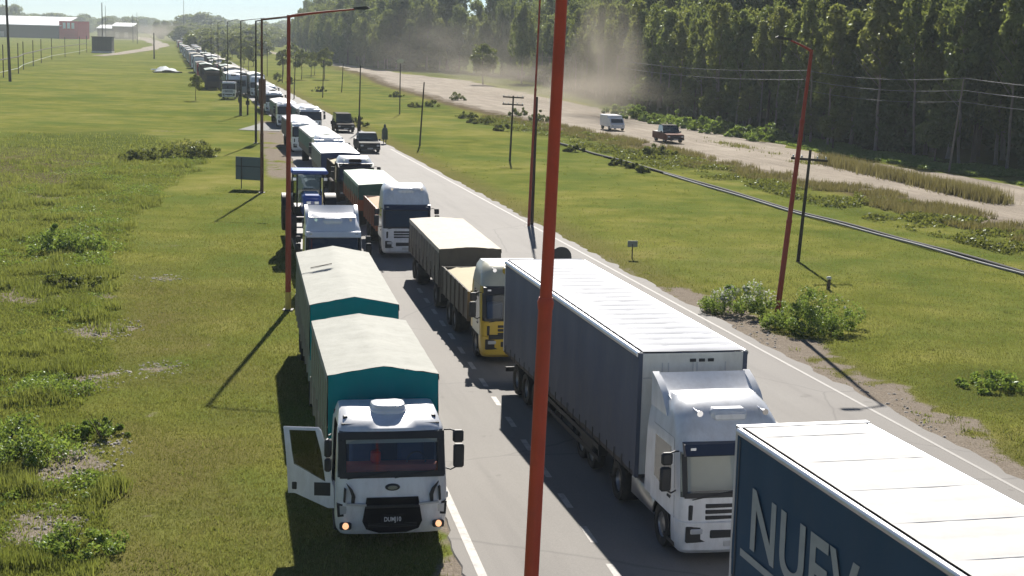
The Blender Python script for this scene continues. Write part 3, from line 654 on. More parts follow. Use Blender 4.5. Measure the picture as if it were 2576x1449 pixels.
TARP_CREAM = M('tarp_cream', (.50, .45, .365), .85, var=.10, scale=1.0, dirt=.45, dirtcol=(.33, .28, .21), bump=.45, bscale=3)
TARP_MINT = M('tarp_mint', (.42, .50, .42), .8, var=.08, scale=1.0, dirt=.15, bump=.2, bscale=4)
TARP_DGREEN = M('tarp_dark_green', (.025, .09, .065), .65, var=.15, dirt=.1, bump=.2, bscale=5)
ORANGE = M('boards_orange', (.26, .075, .025), .65, var=.25, dirt=.35)
BOARDS = M('boards_weathered', (.12, .105, .085), .85, var=.35, scale=2, dirt=.4, bump=.3, bscale=8)
BOARDS_L = M('boards_light', (.33, .31, .26), .8, var=.2, dirt=.45)
GRAIN = M('grain_cover', (.50, .44, .30), .95, var=.12, bump=.4, bscale=8)
CURTAIN_GREY = M('curtain_grey', (.080, .095, .135), .7, var=.16, scale=.8, dirt=.35, dirtcol=(.13, .125, .12), bump=.3, bscale=3)
CURTAIN_NAVY = M('curtain_navy', (.017, .058, .112), .7, var=.16, scale=.8, dirt=.16, dirtcol=(.07, .085, .10), spec=.2, bump=.12, bscale=3)
ROOF_SHEET = M('roof_sheet', (.33, .345, .385), .7, var=.14, scale=1.2, dirt=.35, dirtcol=(.22, .22, .23), spec=.2)
ROOF_WHITE = M('roof_white', (.54, .53, .51), .75, var=.08, scale=1.2, dirt=.3, dirtcol=(.36, .34, .31), spec=.2)
BULK = M('bulkhead', (.70, .69, .64), .5, var=.06, dirt=.3)
LETTER = M('lettering_paint', (.30, .335, .34), .6, var=.12, dirt=.3, dirtcol=(.12, .15, .17))
REDP = M('red_paint', (.42, .03, .02), .4, var=.1)

def tyre_mesh(r, w):
    b = MB(); h = w/2; b.lathe([(r*.56, -h*.8), (r*.62, -h), (r*.93, -h), (r*.985, -h*.8), (r, -h*.5), (r, h*.5), (r*.985, h*.8), (r*.93, h), (r*.62, h), (r*.56, h*.8)], 'x', n=28)
    return b.mesh('tyre', TYRE, 35, True)
def rim_mesh(r, w):
    b = MB(); h = w/2
    for s in (-1, 1): b.lathe([(r*.60, s*h*.85), (r*.55, s*h*.55), (r*.36, s*h*.35), (r*.30, s*h*.6), (r*.14, s*h*.75), (.001, s*h*.78)], 'x', n=20)
    for k in range(10):
        a = k*.628; b.box(-h*.48, h*.48, r*.42*math.cos(a)-.02, r*.42*math.cos(a)+.02, r*.42*math.sin(a)-.02, r*.42*math.sin(a)+.02)
    return b.mesh('rim', RIM, 35, True)
WHEELS = {}
def wheel(root, x, y, r=.5, w=.30, name='wheel'):
    if (r, w) not in WHEELS: WHEELS[r, w] = (tyre_mesh(r, w), rim_mesh(r, w))
    t, m_ = WHEELS[r, w]; o = link(name, t, root, (x, y, r+.04)); link('rim', m_, o); return o
def axle(root, y, W=2.5, dual=True, r=.5):
    w = .56 if dual else .30
    for s in (-1, 1): wheel(root, s*(W/2-w/2-.02), y, r, w)

# ------------------------------------------------------------------ truck cab: lofted shell with real window openings
def make_cab(root, rings, yb, w0, w1, d0, d1, kb, paint, bumper_mat, glass=GLASS, open_left=0., upper=None, ku=None, door_mat=None, simple=False, dr=(.80, .70)):
    """rings: (z, y of the front, half width, corner radius). Front faces -y. w0..w1 rows of the windscreen, d0..d1 rows of the doors, rows below kb: bumper"""
    cols = [('s', 1.), ('s', dr[0]), ('s', dr[1]), ('s', .16), ('s', .07), ('s', 0.), ('a', 30), ('a', 60)]+[('f', t) for t in (-1, -.66, -.33, 0, .33, .66, 1)]+[('a', -60), ('a', -30), ('s', -1e-9), ('s', -.07), ('s', -.16), ('s', -dr[1]), ('s', -dr[0]), ('s', -1.)]
    def pt(c, ring, j):
        z, yf, hw, rc = ring; k, t = c
        if k == 's':
            sg = -1 if t >= 0 else 1; u = abs(t); x = sg*hw; y = yf+rc+u*(yb-yf-rc)
        elif k == 'a':
            sg = -1 if t > 0 else 1; a = R(abs(t)); x = sg*(hw-rc+rc*math.cos(a)); y = yf+rc-rc*math.sin(a)
        else: x = t*(hw-rc); y = yf-.05*(1-t*t)*(1 if z < rings[w1][0]+.2 else .4)
        return [x, y, z]
    nC, nR = len(cols), len(rings)
    P = [[pt(c, r, j) for c in cols] for j, r in enumerate(rings)]
    for ci in (4, nC-5): P[w0][ci][2] -= .20     # the sill of a side window drops towards the front
    for ci in (3, nC-4): P[w0][ci][2] -= .16
    if open_left:
        for ci in (1, 2, nC-3, nC-2): P[d0][ci][2] += .14
        for ci in (3, 4, nC-5, nC-4): P[d0][ci][2] -= .18
        for ci in (2, nC-3): P[w0][ci][2] += .22
    body = MB(); bump = MB(); wind = MB(); doorm = {-1: MB(), 1: MB()}; sidew = {-1: MB(), 1: MB()}; upm = MB()
    for j in range(nR-1):
        for i in range(nC-1):
            q = [P[j][i], P[j][i+1], P[j+1][i+1], P[j+1][i]]; f = [(0, 1, 2, 3)]
            side = -1 if i < 5 else (1 if i >= nC-6 else 0)
            indoor = side and (i in (1, 2, 3) or i in (nC-5, nC-4, nC-3)) and d0 <= j < d1
            mid = i in (2, nC-4)
            if w0 <= j < w1 and 6 <= i < nC-7: wind.add(q, f)
            elif indoor and mid and w0 <= j < w1: sidew[side].add(q, f)
            elif indoor: doorm[side].add(q, f)
            elif j < kb and (i < 3 or i >= nC-4): continue      # wheel arch below the door
            elif j < kb: bump.add(q, f)
            elif ku is not None and j >= ku: upm.add(q, f)
            else: body.add(q, f)
    for j in range(kb, nR-1): body.add([P[j][0], P[j][-1], P[j+1][-1], P[j+1][0]], [(0, 3, 2, 1)])
    (upm if ku is not None else body).add([p for p in P[-1]], [tuple(range(nC))])
    bump.add([p for p in P[0][3:nC-3]], [tuple(range(nC-6))[::-1]]); body.add([p for p in P[kb]], [tuple(range(nC))[::-1]])
    cab = body.build('cab', paint, root, 32, recalc=False, weld=True)
    bump.build('bumper', bumper_mat, cab, 32, recalc=False, weld=True)
    if ku is not None: upm.build('roof', upper, cab, 32, recalc=False, weld=True)
    def inset(mb, d):
        v = np.array(mb.v); v[:, 1] += d; mb.v = [tuple(a) for a in v]; return mb
    inset(wind, .015).build('windscreen', glass, cab, 60, recalc=False, weld=True)
    for s in (-1, 1):
        hx, hy = P[d0][4 if s < 0 else nC-5][0], P[d0][4 if s < 0 else nC-5][1]
        for mb, nm, mt, sub in ((doorm[s], 'door', door_mat or paint, 0), (sidew[s], 'side_window', GLASSD if (simple or open_left) else glass, 0)):  # open-door cab: panes tinted dark to stand for the shadow seen through them
            ang = open_left if s < 0 else 0.
            v = np.array(mb.v); v[:, 0] += s*.006; v -= np.array([hx, hy, 0]); mb.v = [tuple(a) for a in v]
            if ang and nm == 'door':   # an open door shows its thickness and its inner trim
                inner = [(a[0]-s*.07, a[1], a[2]) for a in mb.v]; n0 = len(mb.v); fs = list(mb.f)
                mb.add(inner, [tuple(i for i in f[::-1]) for f in fs])
            mb.build(nm, mt, cab, 40, (hx, hy, 0), (0, 0, ang), recalc=False, weld=True)
    if not simple:
        zz0, zz1 = rings[w0][0], rings[w1][0]; hw = rings[w0][2]-.06
        b = MB(); b.box(-hw, hw, .45, yb-.06, zz0-.62, zz0-.58); b.box(-hw, hw, yb-.10, yb-.06, zz0-.58, zz1+.15); b.box(-hw+.08, hw-.08, .55, yb-.1, zz1+.1, zz1+.13)
        for s in (-1, 1): b.box(s*hw, s*(hw-.03), .5, yb-.1, zz0-.58, zz0-.22)
        b.build('interior', INTER, cab)
    return cab, P
def cab_front(P, nC=23):
    """front y at height z on the centre line"""
    zs = [r[11][2] for r in P]; ys = [r[11][1] for r in P]
    return lambda z: float(np.interp(z, zs, ys))
def mirror(cab, x, y, z, s, two=True, mat=PLAST):
    b = MB(); b.tube([(x, y+.08, z+.42), (x+s*.12, y-.02, z+.45), (x+s*.30, y-.06, z+.40)], .018, 6); b.tube([(x, y+.1, z-.45), (x+s*.16, y, z-.48), (x+s*.28, y-.05, z-.4)], .018, 6)
    b.box(x+s*.20, x+s*.44, y-.12, y+.02, z-.42, z+.12, bev=.04)
    if two: b.box(x+s*.18, x+s*.42, y-.12, y+.02, z+.16, z+.44, bev=.04)
    b.build('mirror', mat, cab, 40)
def wiper_pair(cab, fy, z, hw):
    b = MB()
    for x0, x1 in ((-hw*.8, -hw*.05), (.05, hw*.75)): b.tube([(x0, fy(z)-.02, z-.02), (x1, fy(z+.14)-.03, z+.13)], .012, 5)
    b.build('wiper', PLAST, cab)
def screen_band(cab, fy, hw, z0, z1, lo=.10, hi=.06, mat=PLAST):
    b = MB()
    for (a, c) in ((z0+.005, z0+lo), (z1-hi, z1-.005)):
        b.grid([[(x*(hw-.06), fy(z)-.004+.10*max(0, abs(x)-.80)**2*6, z) for x in np.linspace(-.98, .98, 15)] for z in (a, c)])
    for s in (-1, 1): b.grid([[(s*(hw-.03-w), fy(z)+.085*(1-w*4)+.01, z) for w in (.03, .09, .14)] for z in (z0+.02, (z0+z1)/2, z1-.02)])
    b.build('windscreen_band', mat, cab, 50)
def chassis(root, y0, y1, W=.9, z=.75):
    b = MB()
    for s in (-1, 1): b.box(s*.38, s*.46, y0, y1, z, z+.26)
    for k in np.arange(y0+.5, y1, 1.4): b.box(-.38, .38, k, k+.1, z+.05, z+.2)
    b.build('chassis', CHAS, root)
def sheet(nx, ny, x0, x1, y0, y1, fz, seed=0, amp=.012):
    rng = np.random.default_rng(seed); rows = []
    for i in range(nx+1):
        x = x0+(x1-x0)*i/nx; rows.append([(x, y0+(y1-y0)*j/ny, fz(x, y0+(y1-y0)*j/ny)+rng.normal(0, amp)*(0 < i < nx)) for j in range(ny+1)])
    return rows
def tarp_body(root, y0, y1, W, z0, zb, ze, zr, name, roof_m, front_m, side_m, board_m, bows=5, seed=1, stakes=True, sag=.022):
    """board box with a tarpaulin stretched over bows: boards, side and end tarps, ridged top sheet"""
    h = W/2; b = MB()
    b.box(-h, h, y0, y1, z0, z0+.12); 
    for s in (-1, 1): b.box(s*h, s*(h-.05), y0, y1, z0+.12, zb)
    b.box(-h+.05, h-.05, y0, y0+.05, z0+.12, zb); b.box(-h+.05, h-.05, y1-.05, y1, z0+.12, zb)
    body = b.build(name, board_m, root)
    if stakes:
        for k in range(int((y1-y0)/1.15)+1):
            y = y0+.06+(y1-y0-.12)*k/int((y1-y0)/1.15)
            for s in (-1, 1): MB().box(s*h, s*(h+.05), y-.05, y+.05, z0, zb+.02).build('stake', board_m, body)
    L_ = (y1-y0)
    def fz(x, y):
        t = abs(x)/h; base = zr+(ze-zr)*t**1.03; u = (y-y0)/L_*bows; return base-sag*abs(math.sin(math.pi*u))*(1-.4*t)*(.35+.65*abs(math.sin(x*2.3+u)))
    rows = sheet(14, 26, -h-.02, h+.02, y0-.02, y1+.02, fz, seed, .005)
    # turn the sheet down over the eaves
    for i, s in ((0, -1), (-1, 1)):
        rng = np.random.default_rng(seed+5); edge = [(p[0]+s*.015, p[1], p[2]-.16+rng.normal(0, .018)) for p in rows[i]]
        rows = ([edge]+rows) if s < 0 else (rows+[edge])
    MB().grid(rows, flip=False).build('tarp_top', roof_m, body, 50, recalc=False)
    for s in (-1, 1):
        rng = np.random.default_rng(seed+9); g = []
        for k in range(5):
            z = zb-.12+(ze-.05-zb+.12)*k/4; g.append([(s*(h+.012+.02*math.sin(j*1.9+k)*(k < 4)), y0+L_*j/20, z+rng.normal(0, .01)) for j in range(21)])
        MB().grid(g).build('tarp_side', side_m, body, 50, recalc=True)
    if stakes:
        for k in range(int(L_/.9)):
            y = y0+.45+k*.9; bb = MB()
            for s in (-1, 1): bb.tube([(s*(h+.035), y, ze-.14), (s*(h+.05), y+.05, zb+.1), (s*(h+.055), y, zb-.25)], .010, 4, cap=False)
            ro = bb.build('lashing_rope', BOARDS_L, body); ro['kind'] = 'stuff'
    for y, nm in ((y0-.012, 'tarp_front'), (y1+.012, 'tarp_rear')):
        n = 10; top = [(-h+2*h*i/n, y, fz(-h+2*h*i/n, y)-.015) for i in range(n+1)]; bot = [(p[0], y-.02*math.sin(i*1.3), zb-.12) for i, p in enumerate(top)]
        MB().grid([bot, [((a[0]), a[1]-.02*math.sin(i*2.1), (a[2]+c[2])/2) for i, (a, c) in enumerate(zip(bot, top))], top]).build(nm, front_m, body, 50)
    return body
def open_box(root, y0, y1, W, z0, z1, name, board_m, load_m, seed=3):
    h = W/2; b = MB(); b.box(-h, h, y0, y1, z0, z0+.1)
    for s in (-1, 1): b.box(s*h, s*(h-.06), y0, y1, z0+.1, z1)
    b.box(-h+.06, h-.06, y0, y0+.06, z0+.1, z1+.05); b.box(-h+.06, h-.06, y1-.06, y1, z0+.1, z1)
    body = b.build(name, board_m, root)
    for k in range(int((y1-y0)/.95)+1):
        y = y0+.06+(y1-y0-.12)*k/int((y1-y0)/.95)
        for s in (-1, 1): MB().box(s*h, s*(h+.05), y-.05, y+.05, z0, z1+.02).build('stake', board_m, body)
    MB().grid(sheet(10, 18, -h+.05, h-.05, y0+.05, y1-.05, lambda x, y: z1-.12+.13*(1-(x/h)**2), seed, .015)).build('load_cover', load_m, body, 50)
    return body
def curtain_trailer(root, y0, y1, W, z0, z1, side_m, roof_m, front_m, ribs, seed=2, rib_amp=.035, round_rear=True):
    h = W/2; L_ = y1-y0; b = MB(); b.box(-h+.02, h-.02, y0, y1, z0-.14, z0+.05); body = b.build('trailer_deck', CHAS, root)
    for s in (-1, 1):
        g = []; rng = np.random.default_rng(seed)
        for k in range(9):
            z = z0-.02+(z1-.10-z0+.02)*k/8
            g.append([(s*(h+.012*math.sin(j*.9)+.012*math.sin(j*2.3+k)*(1-k/8)), y0+.04+(L_-.08)*j/60, z+(rng.normal(0, .012) if k == 0 else 0)) for j in range(61)])
        MB().grid(g).build('side_curtain', side_m, body, 60)
        bb = MB(); bb.tube([(s*(h-.01), y0, z1-.06), (s*(h-.01), y1-.1, z1-.06)], .075, 8); bb.build('roof_rail', ALU, body, 50)
        sm = MB().box(s*(h+.015), s*(h+.03), -.015, .015, z0-.12, z0+.16).mesh('curtain_strap', PLAST)
        for j in range(int(L_/.65)): link('curtain_strap', sm, body, (0, y0+.365+j*.65, 0))
    def fz(x, y):
        u = (y-y0)/L_*ribs; e = 1-(abs(x)/h)**4; return z1-.02+e*(rib_amp*abs(math.sin(math.pi*u))**.6-.01)
    MB().grid(sheet(10, ribs*8, -h+.085, h-.085, y0, y1, lambda x, y: fz(x, y)+.035, seed, .003)).build('roof_sheet', roof_m, body, 30)
    for k in range(1, ribs, 2): MB().box(-h+.1, h-.1, y0+L_*k/ribs-.006, y0+L_*k/ribs+.006, z1+.004, z1+.013).build('roof_seam', ROOF_SHEET, body)
    b = MB(); b.box(-h, h, y0-.03, y0+.05, z0-.05, z1-.03); b.build('front_wall', front_m, body)
    for x in (-.75, -.60, .0, .1, .8):
        MB().box(x-.012, x+.012, y0-.045, y0-.031, z0+.3, z1-.25).build('wall_rib', PGREY, body)
    MB().box(-h+.1, h-.1, y0-.043, y0-.031, z1-.62, z1-.60).build('wall_rib', PGREY, body)
    for k in range(3): MB().box(.12+k*.22-.2, .26+k*.22-.2, y0-.06, y0-.03, z1-.24, z1-.17).build('marker_lamp', PLAST, body)
    b = MB()
    for s in (-1, 1): b.box(s*(h+.02), s*(h-.08), y0-.05, y0+.1, z0-.1, z1-.01)
    b.build('corner_post', side_m, body)
    b = MB()
    for s in (-1, 1): b.box(s*(h), s*(h-.1), y1-.05, y1+.04, z0-.1, z1-.03)
    b.box(-h+.1, h-.1, y1-.03, y1+.02, z0, z1-.05); b.build('rear_door', PGREY, body)
    return body
def trailer_underside(root, y0, y1, W, axles, z=.95):
    h = W/2
    for y in axles: axle(root, y, W-.04)
    b = MB()
    for s in (-1, 1): b.box(s*.4, s*.5, y0+.3, y1, z, z+.28)
    b.build('chassis', CHAS, root)
    b = MB()
    for s in (-1, 1):
        b.box(s*.85, s*.97, y0+2.7, y0+2.82, .35, z); b.box(s*.78, s*1.04, y0+2.6, y0+2.92, .28, .36)
    b.build('landing_leg', CHAS, root)
    b = MB()
    for s in (-1, 1):
        for zz in (.55, .85): b.box(s*(h-.03), s*(h-.07), y0+3.3, axles[0]-1.0, zz, zz+.12)
        for yy in np.arange(y0+3.4, axles[0]-1.0, 1.3): b.box(s*(h-.08), s*(h-.14), yy, yy+.06, .5, 1.1)
        b.box(s*(h-.04), s*(h-.5), y0+3.9, y0+5.0, .5, 1.0, bev=.04)
    b.build('side_guard', PLAST, root)
    b = MB(); b.box(-h+.05, h-.05, y1-.12, y1-.02, .45, .6); b.build('rear_bar', CHAS, root)

def tractor_unit(root, S, W=2.5, paint=PW, face='iveco', glass=GLASS, deflector=True, H=3.45, simple=False, bumper=None, upper=None, yb=2.15):
    """forward-control truck cab with high roof; face chooses the front details"""
    hw = W/2
    rings = [(.26, .16, hw-.10, .22), (.36, .04, hw-.04, .26), (.62, .0, hw-.01, .28), (.98, .0, hw, .28), (1.0, .05, hw-.01, .26), (1.52, .07, hw-.01, .26), (2.0, .16, hw-.02, .26), (2.46, .26, hw-.03, .26), (2.68, .32, hw-.05, .28), (H-.45, .55, hw-.10, .34), (H-.16, .85, hw-.18, .40), (H, 1.25, hw-.30, .45)]
    cab, P = make_cab(root, rings, yb, 5, 7, 3, 8, 4, paint, bumper or paint, glass, simple=simple, upper=upper, ku=8 if upper else None); fy = cab_front(P)
    nb = NAVY if face == 'iveco' else PLAST
    b = MB(); b.prism([(fy(2.44)-.03, 2.42), (fy(2.44)-.17, 2.46), (fy(2.7)-.15, 2.68), (fy(2.7)+.02, 2.70)], -hw+.08, hw-.08); b.build('sun_visor', nb if face != 'white' else paint, cab, 30)
    for s in (-1, 1):
        MB().box(s*(hw-.32), s*(hw-.2), fy(2.6)-.17, fy(2.6)-.15, 2.56, 2.62).build('marker_lamp', LAMP, cab)
        MB().box(s*(hw-.22), s*(hw-.52), -.035, .12, .72, .86, bev=.03).build('headlight', LAMP, cab, 30)
        MB().box(s*(hw-.14), s*(hw-.66), -.015, .1, .54, .90, bev=.02).build('headlight_surround', PLAST, cab)
        MB().box(s*(hw-.2), s*(hw-.30), .045, .12, 1.02, 1.36, bev=.02).build('side_vent', PLAST, cab)
        MB().box(s*(hw-.02), s*(hw+.015), .75, .95, 1.32, 1.38, bev=.01).build('door_handle', PLAST, cab)
        mirror(cab, s*(hw-.04), .35, 2.05, s)
        MB().box(s*(hw-.02), s*(hw-.30), .45, 1.2, .34, .42).build('step', CHAS, cab)
    screen_band(cab, fy, hw, 1.52, 2.46)
    for z in (1.30, 1.17, 1.04): MB().box(-.68, .68, .0, .1, z, z+.085, bev=.01).build('grille_slot', PLAST, cab)
    MB().box(-.58, .58, -.065, .02, .64, .82, bev=.02).build('bumper_intake', PLAST, cab)
    MB().box(-.26, .26, -.075, .0, .46, .57).build('number_plate', PGREY, cab)
    wiper_pair(cab, fy, 1.52, hw)
    if not simple:
        MB().box(-hw+.15, hw-.15, .40, .75, 1.25, 1.50, bev=.05).build('dashboard', INTER, cab)
        MB().box(-hw+.14, hw-.14, .55, .57, 1.52, 2.40).build('window_curtain', CURT, cab) if face == 'iveco' else None
        for s in (-1, 1): MB().box(s*.3, s*.85, 1.1, 1.3, 1.1, 2.0, bev=.06).box(s*.3, s*.85, .8, 1.25, 1.0, 1.15, bev=.04).build('seat', SEAT_B, cab, 40)
        b = MB(); b.lathe([(.20+.02*math.cos(a), .02*math.sin(a)) for a in np.linspace(0, 2*math.pi, 7)], 'y', (.55, .62, 1.62), 14); b.build('steering_wheel', PLAST, cab, 60)
    if deflector:
        hr = H-.12; g = []
        for k in range(9):
            t = k/8; y = yb-1.15+1.05*t; z = hr+.42*t**1.5
            g.append([(x, y-.16*(1-(abs(x)/(hw-.2))**3)*(1-t)+.0, z-.10*(1-(abs(x)/(hw-.15))**2)*(1-abs(2*t-1))) for x in np.linspace(-hw+.22, hw-.22, 13)])
        b = MB(); b.grid(g); b.build('roof_deflector', paint, cab, 60)
        for s in (-1, 1):
            b = MB(); b.prism([(yb-1.2, hr-.32), (yb-.03, hr-.32), (yb-.03, hr+.43), (yb-.4, hr+.30), (yb-.8, hr+.08)], s*(hw-.08), s*(hw-.24)); b.build('deflector_wing', paint, cab, 40)
        b = MB(); b.box(-hw+.24, hw-.24, yb-.09, yb-.03, hr-.3, hr+.38); b.build('deflector_back', paint, cab)
    b = MB(); b.box(-.42, .42, .62, 1.02, H-.40, H-.13, bev=.08); b.box(-.36, .36, .585, .64, H-.36, H-.22, bev=.02)
    b.build('roof_hatch', paint, cab, 40)
    for s in (-1, 1): b = MB(); b.lathe([(.001, -.30), (.07, -.30), (.035, -.1), (.02, .0), (.025, .16), (.001, .16)], 'y', (s*(hw-.5), .75, H-.17), 10); b.build('air_horn', CHROME, cab, 60)
    for s in (-1, 1):
        wheel(root, s*(hw-.17), 1.35, .5, .30)
        b = MB(); pr = [(1.35+.62*math.cos(a), .56+.62*math.sin(a)) for a in np.linspace(.15, math.pi-.15, 9)]; pr2 = [(1.35+.57*math.cos(a), .56+.57*math.sin(a)) for a in np.linspace(math.pi-.15, .15, 9)]
        b.prism(pr+pr2, s*(hw-.01), s*(hw-.36)); b.build('mudguard', PLAST, root, 40)
    return cab, P
# ------------------------------------------------------------------ the trucks in the foreground
YAW = .226
def along(x, y, yaw, d, s=0):
    """point d metres back along a vehicle and s metres to its right side in the picture"""
    return (x-math.sin(yaw)*d+math.cos(yaw)*s, y+math.cos(yaw)*d+math.sin(yaw)*s)

# 1 ---- left column, front: white cab with an open door, teal tarp body, drawbar trailer
gy_ = .186; g0 = (-2.52, 32.75)
t = thing('tarp_truck', 'white-cab truck with open door and teal tarp body, at the front left', 'truck', (*g0, .02), gy_)
hw = 1.24
rings = [(.28, .16, hw-.10, .20), (.40, .05, hw-.03, .24), (.66, .0, hw, .26), (.98, -.01, hw, .26), (1.0, -.01, hw, .26), (1.30, .03, hw, .25), (1.58, .08, hw-.01, .24), (2.08, .20, hw-.03, .24), (2.56, .36, hw-.06, .24), (2.62, .40, hw-.08, .26), (2.76, .72, hw-.12, .32), (2.88, 1.15, hw-.17, .36), (2.90, 1.45, hw-.26, .40)]
cab, P = make_cab(t, rings, 1.95, 6, 8, 4, 9, 4, PW, PW, GLASS, open_left=R(78), dr=(.68, .59)); fy = cab_front(P)
# black band round the windscreen, sunvisor strip inside, wipers, curtain and covers inside
b = MB()
for (z0, z1) in ((1.585, 1.72), (2.40, 2.55)):
    b.grid([[(x*(hw-.06), fy(z)-.004-.05*0+.10*max(0, abs(x)-.80)**2*6, z) for x in np.linspace(-.98, .98, 15)] for z in (z0, z1)])
for s in (-1, 1): b.grid([[(s*(hw-.03-w), fy(z)+.085*(1-w*4)+.01, z) for w in (0.03, .12, .2)] for z in (1.60, 2.1, 2.54)])
b.build('windscreen_band', PLAST, cab, 50)
MB().box(-hw+.16, hw-.16, .30, .36, 2.30, 2.42).build('windscreen_blind', M('blind', (.30, .34, .34), .8), cab)
MB().box(-hw+.12, hw-.12, .42, .95, 1.30, 1.74, bev=.08).build('dashboard', DASH_R, cab, 40)
for s in (-1, 1): MB().box(s*.25, s*.85, 1.25, 1.45, 1.2, 2.1, bev=.07).box(s*.25, s*.85, .95, 1.4, 1.15, 1.3, bev=.05).build('seat', SEAT_B, cab, 40)
MB().box(-.42, -.20, .62, .82, 1.74, 2.02, bev=.04).build('red_jacket', REDP, cab, 40)
b = MB(); b.lathe([(.21+.02*math.cos(a), .02*math.sin(a)) for a in np.linspace(0, 2*math.pi, 7)], 'y', (.6, .66, 1.78), 16); b.build('steering_wheel', PLAST, cab, 60)
wiper_pair(cab, fy, 1.60, hw)
# front: emblem, grille, plate, lamps
b = MB(); b.lathe([(.001, -.030), (.12, -.030), (.155, -.015), (.165, 0), (.165, .03)], 'y', (0, 0, 0), 22)
b.v = [(x*1.0, y, z*.48) for x, y, z in b.v]; em = b.build('emblem', PLAST, cab, 40, (0, fy(1.36)-.012, 1.38))
b = MB(); b.lathe([(.001, -.04), (.10, -.04), (.115, -.028)], 'y', (0, 0, 0), 18); b.v = [(x, y, z*.42) for x, y, z in b.v]; b.build('emblem_plate', M('emblem_grey', (.22, .24, .24), .3, .4), cab, 40, (0, fy(1.36)-.012, 1.38))
b = MB(); f0 = fy(.8)
b.prism([(-.57, 1.16), (.57, 1.16), (.66, .62), (.58, .45), (.30, .36), (-.30, .36), (-.58, .45), (-.66, .62)], f0-.03, f0+.05, axis='y'); b.build('grille', PBLACK, cab)
MB().box(-.60, .60, f0-.055, f0, .93, 1.00, bev=.015).build('grille_bar', PLAST, cab)
for k in range(3): MB().box(-.54, .54, f0-.042, f0-.03, .50+k*.035, .515+k*.035).build('grille_slat', PLAST, cab)
MB().box(-.27, .27, f0-.048, f0-.030, .58, .78).build('number_plate', PBLACK, cab)
text_mesh('plate_lettering', 'DUMJ10', .14, M('plate_letters', (.6, .6, .62), .5, var=.02), cab, (0, f0-.052, .63), (R(90), 0, 0), .002, .003, 1., .78, 'CENTER')
for s in (-1, 1):
    b = MB(); b.prism([(s*.58, 1.03), (s*1.02, 1.06), (s*1.02, 1.02), (s*.58, .985)], f0-.06, f0-.0, axis='y'); b.build('bumper_trim', PGREY, cab)
    b = MB(); b.prism([(s*.93, 1.0), (s*1.22, 1.02), (s*1.20, .72), (s*.96, .74)], .02, .14, axis='y'); b.build('headlight_surround', PLAST, cab)
    b = MB(); b.prism([(s*1.0, .96), (s*1.16, .98), (s*1.15, .78), (s*1.02, .80)], -.0, .10, axis='y'); b.build('headlight', LAMP, cab)
    b = MB(); b.prism([(s*.92, 1.50), (s*.78, 1.34), (s*.72, 1.20), (s*.74, 1.03), (s*.81, 1.03), (s*.80, 1.20), (s*.84, 1.33)], f0-.012, f0+.06, axis='y'); 
    b.v = [(x+s*.10, y, z) for x, y, z in b.v]; b.build('corner_vent', PLAST, cab)
    b = MB(); b.prism([(s*1.02, 1.36), (s*1.06, 1.38), (s*1.08, 1.08), (s*1.04, 1.06)], f0-.005, f0+.12, axis='y'); b.build('corner_slot', PLAST, cab)
    MB().box(s*.90, s*1.16, f0-.012, f0+.1, .44, .60, bev=.03).build('fog_lamp_recess', PLAST, cab)
    b = MB(); b.lathe([(.001, -.02), (.06, -.015), (.075, .0), (.075, .03)], 'y', (s*1.03, f0-.008, .53), 14); b.build('fog_lamp', AMBER_L, cab, 60)
mirror(cab, hw-.05, .38, 2.12, 1)
MB().box(hw-.02, hw+.04, .25, .45, 1.02, 1.16, bev=.02).build('side_marker', LAMP, cab)
# mirror on the open door, door handle and step window: hang on the door's own hinge frame
hx, hy = -hw, P[4][4][1]
dm = MB(); dm.box(-.32, -.10, .05, .20, 2.05, 2.45, bev=.04); dm.box(-.30, -.12, .05, .2, 1.72, 2.02, bev=.04); dm.tube([(0, .1, 2.5), (-.2, .12, 2.52)], .02, 6)
dm.build('mirror', PLAST, cab, 40, (hx, hy, 0), (0, 0, R(78)))
MB().box(.075, .10, .12, .5, 1.08, 1.42, bev=.03).box(-.012, -.004, .10, .46, 1.10, 1.40).build('door_pocket', PLAST, cab, 40, (hx, hy, 0), (0, 0, R(78)))
MB().box(-.02, .09, .84, .96, 1.22, 1.40, bev=.02).build('door_handle', PLAST, cab, 40, (hx, hy, 0), (0, 0, R(78)))
# roof air unit
b = MB()
for z, sx, sy in ((2.80, .40, .38), (2.88, .42, .40), (2.93, .37, .35), (2.945, .35, .33), (2.955, .39, .37), (3.00, .37, .35), (3.025, .27, .25)): b.v += [(sx*(abs(math.cos(a))**.6)*math.copysign(1, math.cos(a)), 1.25+sy*(abs(math.sin(a))**.6)*math.copysign(1, math.sin(a)), z) for a in np.linspace(0, 2*math.pi, 24, endpoint=False)]
for r_ in range(6):
    for k in range(24): b.f.append((r_*24+k, r_*24+(k+1) % 24, (r_+1)*24+(k+1) % 24, (r_+1)*24+k))
b.f.append(tuple(range(144, 168))); b.mi = [0]*len(b.f); b.build('roof_air_unit', PW2, cab, 45)
for s in (-1, 1): MB().box(s*(hw-.2), s*(hw-.3), .78, .95, 2.70, 2.80, bev=.02).build('roof_lamp', PLAST, cab)
for s in (-1, 1):
    wheel(t, s*(hw-.19), 1.25, .48, .30)
    b = MB()
    for k in range(3): b.box(s*(hw-.03), s*(hw-.30), .40, .82, .36+.27*k, .41+.27*k)
    b.build('step', CHAS, t)
chassis(t, .9, 8.9); 
for y in (6.3, 7.6): axle(t, y, 2.5, True, .48)
b = MB(); b.lathe([(.30, 0), (.31, .03), (.31, 1.2), (.30, 1.23), (.001, 1.23)], 'y', (-.88, 2.7, .75), 16); b.lathe([(.001, 0), (.30, 0)], 'y', (-.88, 2.7, .75), 16); b.build('fuel_tank', ALU, t, 40)
